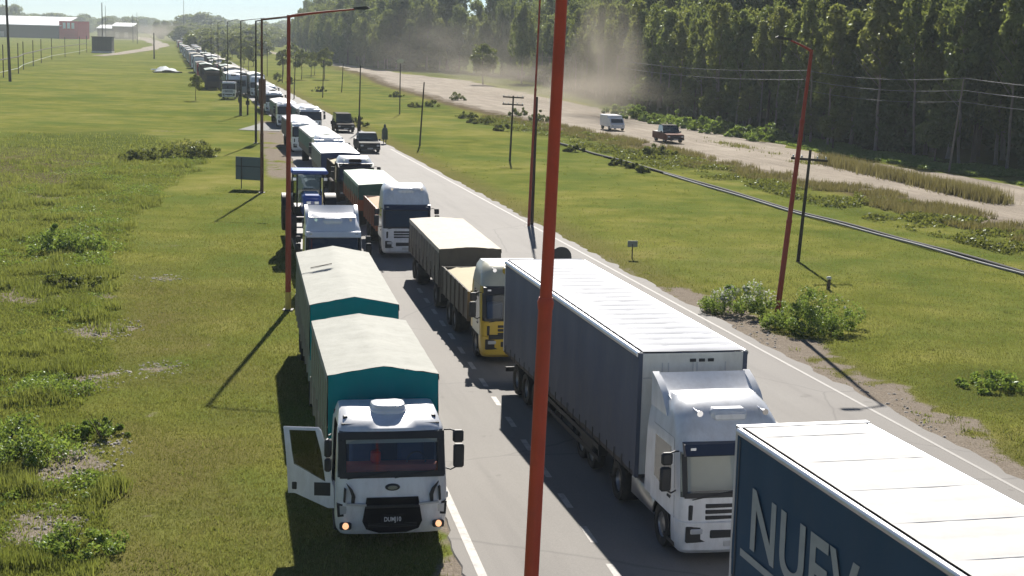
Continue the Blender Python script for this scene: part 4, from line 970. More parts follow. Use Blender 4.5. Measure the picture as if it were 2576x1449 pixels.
tarp_body(t, 2.25, 9.0, 2.56, 1.12, 1.85, 3.42, 3.62, 'cargo_box', TARP_TOP, TEAL, TEAL_SIDE, BOARDS_L, 5, 11)
# trailer behind it
tx_, ty_ = along(*g0, gy_, 10.6)
tr = thing('drawbar_trailer', 'long trailer under dusty teal tarp behind the open-door truck', 'trailer', (-5.86+1.28*math.cos(.178)+.03, 43.9+.2, .02), .178)
tarp_body(tr, 0, 10.7, 2.56, 1.15, 1.9, 3.42, 3.66, 'cargo_box', TARP_TOP, TEAL, TEAL_SIDE, BOARDS_L, 7, 21)
for y in (1.4, 8.0, 9.3): axle(tr, y, 2.5, True, .48)
chassis(tr, .2, 10.5); b = MB(); b.tube([(-.3, .2, .8), (0, -1.5, .75)], .05, 6); b.tube([(.3, .2, .8), (0, -1.5, .75)], .05, 6); b.build('drawbar', CHAS, tr)
MB().box(-.36, .36, -.03, .03, .0, .02).build('tarp_strap', BOARDS, tr, loc=(-.62, 6.6, 3.66-.62*.1875+.012), rot=(0, -.185, .10))

# 2 ---- left column, second: white high-roof tractor unit with a lowbed carrying a blue farm tractor
l0 = (-7.73, 65.8); ly = .19
t = thing('lowbed_truck', 'white high-roof truck behind the teal trailer, hauling the blue farm tractor', 'truck', (*l0, .02), ly)
tractor_unit(t, None, 2.5, PW2, 'white', GLASSD, True, 3.34)
for y in (4.4, 5.7): axle(t, y)
chassis(t, 1.2, 7)
b = MB(); b.box(-1.3, 1.3, 7.0, 20.5, .80, 1.02); b.box(-1.25, 1.25, 3.6, 7.05, 1.25, 1.45); b.prism([(6.95, 1.27), (7.05, 1.45), (8.0, 1.02), (7.9, .82)], -1.25, 1.25); b.build('lowbed_deck', CHAS, t)
for y in (16.5, 17.8, 19.1): axle(t, y, 2.6, True, .38)
# farm tractor on the lowbed
fx, fy_ = along(*l0, ly, 9.6, -.35)
ft = thing('farm_tractor', 'blue farm tractor with glazed cab riding on the lowbed', 'tractor', (fx, fy_, 1.04), ly); ft.scale = (1.04,)*3
b = MB(); b.box(-.44, .44, .2, 2.35, 1.05, 2.12, bev=.12); b.box(-.38, .38, .05, .3, 1.0, 1.98, bev=.1); b.build('bonnet', PBLUE, ft, 40)
MB().box(-.30, .30, .02, .06, 1.05, 1.6).build('grille', PLAST, ft)
for s in (-1, 1): MB().box(s*.08, s*.30, -.0, .07, 1.72, 1.88, bev=.02).build('headlight', LAMP, ft)
b = MB()
for s in (-1, 1):
    for (x, y, zt) in ((.62, 2.4, 2.95), (.78, 4.0, 2.95)): b.tube([(s*x, y, 1.35), (s*x*.97, y+(.12 if y < 3 else -.05), zt)], .045, 6)
b.build('cab_post', PLAST, ft)
MB().box(-.9, .9, 2.3, 4.2, 2.92, 3.10, bev=.08).build('cab_roof', PBLUE, ft, 40)
b = MB(); b.add([(-.60, 2.41, 1.55), (.60, 2.41, 1.55), (.58, 2.50, 2.9), (-.58, 2.50, 2.9)], [(0, 1, 2, 3)])
for s in (-1, 1): b.add([(s*.63, 2.45, 1.5), (s*.77, 3.95, 1.5), (s*.75, 3.95, 2.9), (s*.60, 2.52, 2.9)], [(0, 1, 2, 3)])
b.build('cab_glass', GLASSD, ft)
MB().box(-.3, .3, 3.2, 3.75, 1.3, 2.2, bev=.08).build('seat', SEAT_B, ft, 40)
MB().box(-.75, .75, 2.4, 4.1, .95, 1.35, bev=.05).build('cab_floor', PLAST, ft)
for s in (-1, 1):
    wheel(ft, s*1.05, 3.5, .88, .52, 'rear_wheel'); wheel(ft, s*.92, .75, .56, .38, 'front_wheel')
    b = MB(); pr = [(3.5+1.0*math.cos(a), .92+1.0*math.sin(a)) for a in np.linspace(.5, 2.7, 9)]; pr2 = [(3.5+.95*math.cos(a), .92+.95*math.sin(a)) for a in np.linspace(2.7, .5, 9)]; b.prism(pr+pr2, s*.78, s*1.32); b.build('mudguard', PLAST, ft, 40)
    MB().box(s*.66, s*.84, 2.28, 2.33, 2.62, 2.78, bev=.02).build('work_lamp', LAMP, ft)
b = MB(); b.tube([(.55, 1.9, 1.5), (.55, 1.9, 2.8)], .05, 8); b.build('exhaust', CHROME, ft)
b = MB(); b.box(-.5, .5, -.75, -.05, .62, 1.05, bev=.04)
for k in range(8): b.box(-.48+k*.12, -.40+k*.12, -.95, -.75, .5, 1.15, bev=.02)
b.build('front_weights', PLAST, ft)
b = MB(); b.box(-.3, .3, -.5, -.35, 1.05, 1.45)
b.build('weight_bracket', PLAST, ft)
for s in (-1, 1): MB().box(s*.03, s*.27, -.53, -.50, 1.2, 1.33).build('front_lamp', PW2, ft)
# dark implement (folded boom) behind, on the same bed
ix, iy = along(*l0, ly, 15.2, 0)
im = thing('folded_implement', 'dark folded farm implement on the lowbed behind the blue tractor', 'implement', (ix, iy, 1.04), ly)
b = MB(); b.box(-1.1, 1.1, 0, .25, .2, .5); b.box(-1.1, 1.1, 2.2, 2.45, .2, .5); b.box(-.1, .1, 0, 2.4, .3, .55); b.build('frame', PLAST, im)
for s in (-1, 1): 
    b = MB(); b.box(s*.95, s*1.15, .2, 2.2, .5, 2.4, bev=.05); b.build('folded_wing', PDARK, im)

# 3 ---- right column, nearest: navy curtain-sider with lettering
ny_ = .247; n0 = (5.60, 28.55)      # middle of its rear end
fx, fy2 = along(*n0, ny_, -13.6)
t = thing('semi_truck', 'navy curtain-side semi-trailer with NUEVO lettering and white roof, bottom right', 'truck', (fx, fy2, .05), ny_)
body = curtain_trailer(t, 0, 13.6, 2.66, 1.2, 4.07, CURTAIN_NAVY, ROOF_WHITE, BULK, 16, 4, .018)
trailer_underside(t, 0, 13.6, 2.6, (9.6, 10.9, 12.2))
text_mesh('lettering', 'NUEVO', 1.62, LETTER, body, (-1.352, 12.75, 2.02), (R(90), 0, R(-90)), .003, .028, 1.06)
MB().box(-1.352, -1.346, 6.0, 13.1, 1.72, 1.86).build('lettering_underline', LETTER, body)
MB().box(-1.352, -1.346, 13.35, 13.40, 1.2, 3.9).build('seam_line', M('seam', (.012, .03, .05), .6), body)
MB().box(-1.34, 1.34, 13.45, 13.62, 3.98, 4.10).build('rear_frame', ALU, body)
for s in (-1, 1): MB().box(s*1.15, s*1.3, 13.58, 13.66, .95, 1.12, bev=.02).build('tail_lamp', REDP, t)
# 4 ---- right column, second: white tractor unit, slate-grey curtain-sider with ribbed roof
gx0, gy0, gyaw = 2.98, 34.85, .2235
cx_, cy_ = along(gx0, gy0, gyaw, -3.17, 1.31)
t = thing('semi_truck', 'white high-roof truck with slate-grey curtain trailer and ribbed white roof', 'truck', (cx_, cy_, .06), gyaw)
tractor_unit(t, None, 2.5, PW, 'iveco', GLASS, True, 3.45, yb=2.6)
axle(t, 4.8); chassis(t, 1.2, 5.9)
body = curtain_trailer(t, 3.17, 17.65, 2.62, 1.22, 4.08, CURTAIN_GREY, ROOF_SHEET, BULK, 22, 6, .045)
b = MB(); b.box(-1.3, 1.3, 17.55, 17.75, 3.85, 4.12, bev=.12); b.build('rear_header', ROOF_SHEET, body, 50)
trailer_underside(t, 3.17, 17.65, 2.56, (13.4, 14.7, 16.0))
for s in (-1, 1):
    b = MB(); b.box(s*.72, s*1.22, 2.05, 3.75, .50, 1.08, bev=.10); b.build('fuel_tank', ALU, t, 50)
b = MB(); b.box(-1.05, 1.05, 2.65, 3.9, 1.1, 1.16); b.build('deck_plate', PLAST, t)
for y in (7.6, 8.6): wheel(t, -.98, y, .48, .28, 'spare_wheel')

# 5 ---- right column, third: yellow and cream cab, grain box; cream-tarped trailer
yyaw = .205; y0 = (.22, 52.05)
t = thing('grain_truck', 'truck with yellow and cream cab and pale covered grain box', 'truck', (*y0, .06), yyaw)
tractor_unit(t, None, 2.5, PYEL, 'scania', GLASS, False, 3.40, bumper=PYEL, upper=PCREAM)
for c in list(t.children):
    if c.name.startswith('cab'):
        for d in c.children:
            if d.name.startswith('door') and not d.name.startswith('door_h'): d.data = d.data.copy(); d.data.materials.clear(); d.data.materials.append(PCREAM)
        b = MB(); b.box(-1.0, 1.0, -.045, .04, .90, 1.06, bev=.02); b.build('bumper_band', PLAST, c)
        MB().box(-.30, .75, .012, .08, 1.08, 1.5, bev=.02).build('front_grille', PLAST, c)
open_box(t, 2.6, 8.6, 2.5, 1.05, 2.12, 'cargo_box', BOARDS, GRAIN, 5)
for y in (5.9, 7.2): axle(t, y)
chassis(t, .9, 8.6)
tr = thing('drawbar_trailer', 'grain trailer under a smooth cream tarp behind the yellow cab', 'trailer', (-1.72, 61.7, .05), .188)
tarp_body(tr, 0, 10.2, 2.5, 1.1, 1.75, 2.66, 2.74, 'cargo_box', TARP_CREAM, BOARDS, BOARDS, BOARDS, 4, 31, True, .02)
for y in (1.3, 7.4, 8.7): axle(tr, y)
chassis(tr, .2, 10); b = MB(); b.tube([(-.3, .2, .8), (0, -1.5, .75)], .05, 6); b.tube([(.3, .2, .8), (0, -1.5, .75)], .05, 6); b.build('drawbar', CHAS, tr)
for s in (-1, 1): MB().box(s*1.18, s*1.22, -.03, .05, .5, 1.9).build('front_post', BOARDS, tr)

# 6 ---- right column, fourth: white truck with orange boxes; mint tarp trailer
w0_ = (-5.32, 76.6)
t = thing('grain_truck', 'white truck with rusty orange grain box, in the right lane', 'truck', (*w0_, .06), .2)
tractor_unit(t, None, 2.5, PW, 'iveco', GLASSD, False, 3.62)
open_box(t, 2.7, 9.0, 2.5, 1.05, 2.2, 'cargo_box', ORANGE, M('grain_orange', (.50, .36, .24), .95, var=.1), 7)
for y in (6.1, 7.4): axle(t, y)
chassis(t, .9, 9)
tr = thing('drawbar_trailer', 'orange-sided trailer under a mint green tarp', 'trailer', (-7.75, 88.6, .05), .2)
tarp_body(tr, 0, 9.6, 2.5, 1.0, 1.75, 2.5, 2.58, 'cargo_box', TARP_MINT, TARP_DGREEN, TARP_DGREEN, ORANGE, 4, 41, True, .02)
for y in (1.3, 7.0, 8.2): axle(tr, y)
chassis(tr, .2, 9.4); b = MB(); b.tube([(-.3, .2, .8), (0, -1.5, .75)], .05, 6); b.tube([(.3, .2, .8), (0, -1.5, .75)], .05, 6); b.build('drawbar', CHAS, tr)
# ------------------------------------------------------------------ the queue further back
def mid_truck(label, x, y, yaw, H, paint, upper=None, cargo=None, L_=9., ze=2.7, zr=2.9, roof=ROOF_SHEET, front=TARP_DGREEN, side=TARP_DGREEN, boards=BOARDS, seed=1, W=2.5, face='white', defl=False):
    t = thing('queued_truck', label, 'truck', (x, y, .05), yaw, 'trucks in the queue')
    tractor_unit(t, None, W, paint, face, GLASSD, defl, H, simple=True, upper=upper)
    if cargo == 'tarp': tarp_body(t, 2.5, 2.5+L_, W, 1.05, 1.7, ze, zr, 'cargo_box', roof, front, side, boards, 4, seed, False)
    elif cargo == 'open': open_box(t, 2.5, 2.5+L_, W, 1.05, ze, 'cargo_box', boards, roof, seed)
    axle(t, 2.5+L_*.72, W); chassis(t, 1., 2.4+L_); return t
mid_truck('dark brown truck with white cab roof behind the mint-tarped trailer', -10.35, 100.2, .21, 3.08, PDARK, PW2, 'open', 4.8, 2.45, boards=PDARK, roof=GRAIN, face='dark')
tr = thing('box_trailer', 'pale-roofed trailer with blue front wall, behind the dark brown truck', 'trailer', (-12.35, 108.7, .05), .2, 'trucks in the queue')
tarp_body(tr, 0, 9.8, 2.7, 1.0, 1.6, 2.70, 2.76, 'cargo_box', M('roof_paleblue', (.52, .56, .62), .5, var=.05), M('front_blue', (.02, .045, .13), .5), M('side_grey', (.17, .18, .17), .7, var=.15, dirt=.3), BOARDS, 3, 51, False, .01)
for y in (1.5, 7.2, 8.4): axle(tr, y)
chassis(tr, .2, 9.6)
mid_truck('white truck with two pale roof panels and white pitched tarp behind the blue-fronted trailer', -14.65, 121.5, .215, 2.95, PW2, None, 'tarp', 13.2, 2.75, 3.02, ROOF_WHITE, TARP_MINT, TARP_DGREEN, BOARDS, 61)
mid_truck('white truck with long flat pale roof, third behind the dark brown truck', -19.3, 141.5, .22, 2.85, PW2, None, 'tarp', 11, 2.7, 2.85, ROOF_SHEET, TARP_MINT, BOARDS, BOARDS, 62)
mid_truck('white round-roofed truck with blue-grey windscreen in the middle of the queue', -22.4, 168.2, .22, 2.95, PW2, None, 'tarp', 9, 2.6, 2.8, ROOF_SHEET, BOARDS, TARP_DGREEN, BOARDS, 63)
mid_truck('white truck with grey grille left of the round-roofed one', -26.4, 178.5, .22, 2.9, PW2, None, 'tarp', 11, 2.7, 2.9, ROOF_WHITE, TARP_DGREEN, TARP_DGREEN, BOARDS, 64)
mid_truck('pale truck under a long arched silver tarp in the middle of the queue', -32.6, 208, .225, 2.9, PW, None, 'tarp', 13, 2.6, 3.15, ROOF_SHEET, PLAST, TARP_DGREEN, BOARDS, 65)
mid_truck('white-cabbed truck behind the arched silver tarp', -37.2, 232, .225, 2.9, PW2, None, 'tarp', 11, 2.7, 3.0, ROOF_SHEET, TEAL, TARP_DGREEN, BOARDS, 66)
mid_truck('truck with tall black front standing left of the queue', -47.2, 258, .225, 3.7, PBLACK, PW2, 'tarp', 11, 3.6, 3.8, ROOF_WHITE, PLAST, TEAL_SIDE, BOARDS, 67)
mid_truck('white truck right of the tall black-fronted one', -42.8, 256, .225, 3.4, PW2, None, 'tarp', 12, 3.6, 3.9, ROOF_WHITE, PW, TEAL_SIDE, BOARDS, 68)
mid_truck('small white truck on the grass left of the queue', -46.0, 247, .1, 2.5, PW2, None, 'open', 3.2, 1.8, boards=PDARK, roof=BOARDS, W=2.2)

# far trucks: one cab and one body for each sort, shared
FAR = []
def far_parts(paint, top, side, front, H, zc, L_):
    b = MB(); b.prism([(0, .35), (-.02, 1.4), (.3, 2.55), (.7, H), (2.1, H), (2.1, .35)], -1.22, 1.22, paint); cm = b.mesh('far_cab', None, 30, True)
    b = MB(); b.add([(-1.08, -.025, 1.5), (1.08, -.025, 1.5), (1.02, .27, 2.5), (-1.02, .27, 2.5)], [(0, 1, 2, 3)], GLASSD); wm = b.mesh('far_screen')
    b = MB(); b.box(-1.27, 1.27, 2.5, 2.5+L_, 1.0, zc-.15, side); b.prism([(-1.3, zc-.14), (1.3, zc-.14), (1.3, zc-.02), (0, zc+.2), (-1.3, zc-.02)], 2.45, 2.55+L_, top, 'y')
    b.box(-1.2, 1.2, 2.44, 2.5, 1.1, zc-.16, front); bm_ = b.mesh('far_box', None, None, True)
    b = MB(); b.box(-.5, .5, .4, 2.4+L_, .6, .95, CHAS)
    for y in (1.2, 1.5+L_*.6, 2.+L_*.75):
        for s in (-1, 1): b.lathe([(.001, -.15), (.5, -.15), (.5, .15), (.001, .15)], 'x', (s*1.05, y, .54), 12, TYRE)
    FAR.append((cm, wm, bm_, b.mesh('far_running_gear', None, None, True)))
far_parts(PW2, ROOF_WHITE, TARP_DGREEN, TEAL, 3.0, 3.3, 11); far_parts(PW, ROOF_SHEET, BOARDS, BOARDS, 3.4, 3.8, 12.5)
far_parts(PW2, BOARDS_L, CURTAIN_GREY, PW, 3.6, 4.0, 13); far_parts(PDARK, TARP_DGREEN, PDARK, PDARK, 3.2, 3.5, 12); far_parts(REDP, BOARDS, BOARDS_L, REDP, 3.1, 3.4, 11); far_parts(PW2, ROOF_WHITE, PLAST, PLAST, 3.3, 3.7, 12)
rq = random.Random(12)
def far_truck(x, y, v, lab):
    o = thing('far_truck', lab, 'truck', (x, y, .05), .228+rq.uniform(-.01, .01), 'far trucks in the queue'); c, w, bx, g = FAR[v]
    link('cab', c, o); link('windscreen', w, o); link('cargo_box', bx, o); link('running_gear', g, o)
def lane(y, off=0): return 4.25-.228*(y-35)+off
y = 262.
while y < 1250:
    far_truck(lane(y, .6+rq.uniform(-.3, .3)), y, rq.randrange(6), 'small far truck in the long queue receding up the road'); y += rq.uniform(16.5, 20)
y = 282.
while y < 900:
    if rq.random() < .72: far_truck(lane(y, -3.4+rq.uniform(-.3, .3)), y, rq.randrange(6), 'small far truck in the left file of the receding queue')
    y += rq.uniform(17, 24)

# ------------------------------------------------------------------ small vehicles
def pickup(name, label, x, y, yaw, paint, W=1.86, L_=5.1, H=1.78, bed=True, roof=None, cat='pickup'):
    t = thing(name, label, cat, (x, y, .04), yaw); h = W/2
    rg = [(.34, .10, h-.08, .2), (.48, .02, h-.02, .26), (.78, 0, h, .28), (.98, .08, h-.02, .30), (1.04, .35, h-.06, .30)]
    b = MB()
    prof = [(.0, .42), (-.02, .80), (.12, .98), (1.35, 1.10), (1.4, 1.10), (L_ if not bed else L_, 1.10), (L_, .45), (L_-.3, .36), (.2, .36)]
    b.prism(prof, -h+.04, h-.04); b.prism([(.35, .5), (.3, .95), (L_-.2, 1.06), (L_-.15, .5)], -h, h); body = b.build('body', paint, t, 40)
    c1 = 3.35 if bed else L_-.15; hr = h-.16
    b = MB(); vs = []
    for (yy, zz, w) in ((1.36, 1.09, h-.06), (2.02, H-.06, hr), (2.2, H, hr-.06), (c1-.35, H, hr-.06), (c1-.2, H-.06, hr), (c1, 1.09, h-.06)): vs += [(-w, yy, zz), (w, yy, zz)]
    b.add(vs[2:10], [(2*i, 2*i+1, 2*i+3, 2*i+2) for i in range(3)])
    b.build('roof', roof or paint, t, 40)
    b = MB(); b.add(vs[:4], [(0, 1, 3, 2)]); b.add(vs[8:12], [(0, 1, 3, 2)]); b.add([vs[0], vs[2], vs[8], vs[10]], [(0, 1, 2, 3)]); b.add([vs[1], vs[3], vs[9], vs[11]], [(0, 1, 2, 3)])
    b.build('windows', GLASSD, t)
    for k, yy in enumerate((1.36, 2.55, c1)):
        pass
    MB().box(-.55, .55, -.05, .03, .60, .84, bev=.02).build('grille', PLAST, t)
    for s in (-1, 1):
        MB().box(s*(h-.10), s*(h-.40), -.035, .1, .66, .84, bev=.03).build('headlight', LAMP, t)
        for yy in (.95, L_-1.15): wheel(t, s*(h-.14), yy, .38, .25)
        MB().box(s*(h+.0), s*(h+.18), 1.55, 1.67, 1.1, 1.28, bev=.03).build('mirror', PLAST, t)
    MB().box(-h+.02, h-.02, -.10, .12, .38, .58, bev=.05).build('bumper', PLAST, t)
    if bed: MB().box(-h+.12, h-.12, c1+.12, L_-.1, 1.105, 1.13).build('bed_floor', PLAST, t)
    MB().box(-.25, .25, -.115, -.09, .45, .55).build('number_plate', PGREY, t)
    return t
pickup('pickup_truck', 'black pickup with pale roof in the right lane beside the queue', -13.55, 143.4, .22, PBLACK, 2.0, 5.2, 1.85, True, M('roof_pale_matt', (.30, .31, .34), .8, spec=.1))
pickup('van', 'dark van between the queue and the right edge of the road', -18.9, 171.5, .25, PDARK, 2.0, 5.0, 2.1, False, PDARK, 'van')
pickup('flatbed_pickup', 'dark brown pickup driving on the dirt road', 17.4, 168.2, .24, M('paint_red_brown', (.17, .075, .05), .8, var=.2, dirt=.2, spec=.06), 2.05, 5.0, 1.95, True, PDARK)
v = thing('box_van', 'white box van half veiled in dust on the dirt road', 'van', (12.4, 188.5, .04), .25); v.scale = (.9, .85, .74)
b = MB(); b.box(-1.05, 1.05, 1.4, 5.2, .6, 2.5, bev=.08); b.build('cargo_box', PW2, v, 40)
b = MB(); b.prism([(0, .45), (0, 1.1), (.35, 1.3), (.8, 2.0), (1.42, 2.02), (1.42, .45)], -.98, .98); b.build('cab', PW2, v, 30)
MB().add([(-.85, .33, 1.33), (.85, .33, 1.33), (.80, .76, 1.95), (-.80, .76, 1.95)], [(0, 1, 2, 3)]).build('windscreen', GLASSD, v)
v2 = [c for c in v.children if c.name.startswith('windscreen')][0]; v2.location = (0, -.03, .01)
for s in (-1, 1):
    MB().box(s*.6, s*.9, -.03, .05, .75, .95, bev=.03).build('headlight', LAMP, v)
    for yy in (.8, 4.2): wheel(v, s*.9, yy, .38, .25)
# ------------------------------------------------------------------ poles, lamps, wires, pipe
RUST = M('pole_red_rust', (.30, .045, .022), .65, var=.30, scale=1.6, dirt=.35, dirtcol=(.14, .045, .025), bump=.15, bscale=18)
REDPOLE = M('pole_red', (.56, .066, .028), .6, var=.22, scale=2.2, dirt=.75, dirtcol=(.32, .055, .032), bump=.3, bscale=14)
BROWN = M('pole_brown', (.13, .06, .035), .75, var=.3, scale=1.5, dirt=.2)
WOOD = M('pole_wood_dark', (.045, .036, .030), .9, var=.35, scale=2, bump=.4, bscale=12)
YELLOW = M('post_yellow', (.50, .36, .08), .6, var=.2, dirt=.3)
GALV = M('galvanised', (.40, .41, .42), .45, .7, var=.12)
WIRE = M('wire', (.20, .20, .20), .7, 0., var=.05, spec=.2); CABLE = M('cable_black', (.015, .015, .017), .8, var=.2, spec=.2)
def lamp_post(name, label, x, y, mat, arm=1, h=11.0, lean=0., r0=.11, group='street lamps left of the road', base=None, armlen=2.6):
    t = thing(name, label, 'street lamp', (x, y, 0), 0, group, rot=(0, lean, 0))
    secs = ((0, 4.1, r0, r0*.97), (4.1, 8.2, r0*.86, r0*.80), (8.2, h+.85, r0*.70, r0*.62)); b = MB()
    for z0, z1, ra, rb in secs: b.tube([(0, 0, z0-.02), (0, 0, z1)], [ra, rb], 14)
    for z, r in ((4.1, r0), (8.2, r0*.86)): b.tube([(0, 0, z-.10), (0, 0, z-.02), (0, 0, z+.04)], [r*1.0, r*1.10, r*.88], 14)
    b.build('pole', mat, t, 40)
    b = MB(); zt = h+.8; pts = [(0, 0, zt-.02)]+[(arm*armlen*u, 0, zt+.42*u-.08*u*u) for u in (.06, .3, .6, 1.)]; b.tube(pts, [r0*.5, r0*.5, r0*.42, r0*.36, r0*.3], 8); b.build('arm', mat, t, 50)
    xe, ze = arm*armlen, zt+.34
    b = MB(); b.prism([(xe-arm*.05, ze+.07), (xe+arm*.50, ze+.13), (xe+arm*.62, ze+.06), (xe+arm*.5, ze), (xe, ze-.02)], -.10, .10, axis='y'); b.build('lamp_head', CHAS if mat is RUST else GALV, t, 30)
    b = MB(); b.box(-r0*1.8, r0*1.8, -r0*1.8, r0*1.8, -.1, .04); 
    b.build('base_plate', CHAS, t)
    if base: b = MB(); b.tube([(0, 0, .03), (0, 0, .75)], [r0*1.06, r0*1.04], 14); b.build('painted_base', base, t, 40)
    return t
lamp_post('street_lamp', 'thick red lamp post in the foreground, cut by the top and bottom of the picture', .22, 18.0, REDPOLE, -1, 11.9, .0225, .108)
lamp_post('street_lamp', 'rusty red lamp post with arm beside the teal trailer', -9.1, 61.7, RUST, 1, 11.0, .0, .115, base=YELLOW)
lamp_post('street_lamp', 'brown lamp post beside the grey roadside board', -17.6, 106.8, BROWN, 1, 11.1, .0, .12)
lamp_post('street_lamp', 'dark slim lamp post behind the brown one, left of the queue', -25.9, 153.6, WOOD, 1, 11.2, .0, .12)
lamp_post('street_lamp', 'fourth lamp post of the left row', -36.0, 202, WOOD, 1, 11.4, .0, .11)
for k in range(3): lamp_post('street_lamp', 'far thin lamp post of the left row', -46.5-k*10.6, 249+k*47., WOOD, 1, 11.4, .0, .08, armlen=1.2)
lamp_post('street_lamp', 'leaning rust-red lamp post by the green bush', 11.0, 62.8, RUST, -1, 10.2, .075, .115, 'street lamps right of the road', armlen=.9)
lamp_post('street_lamp', 'rust-brown lamp post leaning over the grass right of the road', .9, 91.5, RUST, -1, 13.2, .022, .09, 'street lamps right of the road')
def pole(name, label, x, y, h, r, mat, lean=0., cross=None, cap=None, group=None):
    t = thing(name, label, 'pole', (x, y, 0), 0, group, rot=(0, lean, 0)); b = MB(); b.tube([(0, 0, -.2), (0, 0, h*.5), (0, 0, h)], [r, r*.85, r*.7], 8); b.build('shaft', mat, t, 50)
    for z in cross or []:
        b = MB(); b.box(-.95, .95, -.05, .05, z-.06, z+.06); b.build('crossarm', mat, t)
        for xx in (-.85, -.4, .4, .85):
            b = MB(); b.lathe([(.001, 0), (.04, .01), (.05, .07), (.03, .13), (.001, .14)], 'z', (xx, 0, z+.06), 8); b.build('insulator', GALV, t, 50)
    return t
pole('utility_pole', 'dark utility pole with short crossarm behind the leaning rust post', 14.9, 79.6, 5.85, .10, WOOD, .055, [5.35])
pole('utility_pole', 'slim utility pole with two crossarms in the middle of the grass', -.5, 139.7, 5.9, .10, WOOD, .03, [5.75, 5.1])
pole('utility_pole', 'dark stub pole beside the rust-brown leaning lamp post', 1.1, 92.3, 7.7, .10, WOOD, .012)
pole('utility_pole', 'bare leaning pole on the grass right of the person', -9.7, 155.7, 6.4, .09, WOOD, .055)
pole('utility_pole', 'thin pole with small disc sign on top, on the far grass', -16.3, 215.7, 7.0, .09, WOOD, .0)
o = thing('disc_sign', 'small pale oval sign on top of a thin pole', 'sign', (-16.3, 215.6, 7.1)); b = MB(); b.lathe([(.001, -.03), (.5, -.03), (.5, .03), (.001, .03)], 'y', (0, 0, .2), 16); b.v = [(x, y, .2+(z-.2)*.6) for x, y, z in b.v]; b.build('plate', PCREAM, o)
pole('utility_pole', 'thin dark pole with thick foot right of the queue', -17.6, 172.8, 7.5, .09, WOOD, .015)
b = MB(); b.tube([(0, 0, 0), (0, 0, 1.6), (0, 0, 2.0)], [.20, .18, .1], 8); bpy.data.objects  # thick foot
b.build('foot', WOOD, [q for q in bpy.data.objects if q.get('label') == 'thin dark pole with thick foot right of the queue'][0], 50)
for k, (x, y, h, ln) in enumerate([(-32.5, 287, 5.3, .05), (-33, 263, 6.3, .02), (-36.4, 252.8, 7.0, .03), (-44, 300, 7, 0), (-50, 330, 6.5, .02), (-60, 372, 7, 0), (-71, 420, 7, .02)]):
    pole('utility_pole', 'thin far pole in the row right of the queue', x, y, h, .09, WOOD, ln, group='far poles right of the queue')
pole('utility_pole', 'tall dark pole at the far left edge of the picture', -97.4, 297.6, 17, .30, WOOD, -.02)
pole('utility_pole', 'short dark post standing alone on the left grass', -125.4, 535.7, 8.8, .26, WOOD, 0)
pole('utility_pole', 'tall slim pole above the dark shed', -171, 640, 20, .24, WOOD, 0)
pole('antenna_mast', 'thin antenna mast on the far skyline', -232, 1080, 29, .2, WOOD, 0)
for k, (x, y, h) in enumerate([(-265, 1000, 23), (-235, 960, 19), (-250, 1010, 18)]): pole('utility_pole', 'far skyline pole above the buildings', x, y, h, .2, WOOD, 0, group='far skyline poles')
pole('wooden_pole', 'slim pale pole at the foot of the forest carrying wires', 39.6, 140.5, 8.6, .10, BARK_PALE, .09)
# short dark posts and markers
for (x, y, h, lab) in ((-20.5, 172.6, 1.7, 'short thick dark post beside the road behind the black pickup'), (-36.2, 202.4, 3.0, 'dark marker post on the grass left of the queue, left of two'), (-35.4, 203.5, 2.4, 'dark marker post on the grass left of the queue, right of two')):
    t = thing('marker_post', lab, 'post', (x, y, 0)); b = MB(); b.tube([(0, 0, -.1), (0, 0, h*.85), (0, 0, h)], [.12, .11, .03], 8); b.build('shaft', WOOD, t, 40)
    b = MB(); b.box(-.25, .25, -.05, .05, h*.55, h*.78, bev=.02); b.build('plate', PLAST, t)
t = thing('roadside_sign', 'tall narrow brown panel on a yellow post between two lamp posts', 'sign', (-25.55, 155.3, 0)); b = MB(); b.tube([(0, 0, -.1), (0, 0, 3.9)], .12, 10); b.build('post', YELLOW, t, 40)
MB().box(-.36, .36, -.05, .05, 3.85, 6.3).build('panel', BROWN, t)
# grey roadside board seen from behind
t = thing('roadside_board', 'grey-blue roadside board on posts seen from behind, left of the road', 'sign', (-18.9, 109.4, 0), -.30)
MB().box(-1.1, 1.1, -.02, .02, .62, 2.25, bev=.01).build('panel', M('sign_back', (.10, .14, .165), .6, var=.1, dirt=.1), t)
MB().box(-1.1, 1.1, -.05, -.022, 1.55, 1.60).build('rail', PLAST, t)
for x in (-.62, .95): b = MB(); b.tube([(x, -.06, -.2), (x, -.06, 2.2)], .035, 8); b.build('post', PLAST, t)
# small panel on a post in the grass, stump, round-topped board
t = thing('small_sign', 'small grey panel on a thin post in the grass right of the road', 'sign', (6.2, 79.2, 0), .1); b = MB(); b.tube([(0, 0, -.1), (0, 0, .75)], .03, 8); b.build('post', WOOD, t); MB().box(-.26, .26, -.02, .02, .6, .92).build('panel', M('panel_grey', (.22, .24, .23), .6), t)
t = thing('stump', 'weathered stump post with pale top in the grass right of the big bush', 'post', (14.7, 70.7, 0)); b = MB(); b.tube([(0, 0, -.1), (.02, 0, .28), (.05, 0, .52)], [.10, .085, .07], 7); b.build('shaft', BARK, t, 40); b = MB(); b.box(-.1, .14, -.08, .08, .44, .60, bev=.05); b.build('cap', BULK, t)
t = thing('round_board', 'dark round-topped board standing by the road beyond the grey trailer', 'sign', (2.2, 69.0, .3), .1)
b = MB(); b.prism([(-.46, .4), (.46, .4)]+[(.46*math.cos(a), 1.15+.46*math.sin(a)) for a in np.linspace(0, math.pi, 13)], -.03, .03, axis='y'); b.build('panel', M('board_dark', (.07, .07, .068), .7), t, 40)
for x in (-.25, .25): b = MB(); b.tube([(x, .05, -.4), (x, .05, 1.3)], .03, 6); b.build('post', WOOD, t)
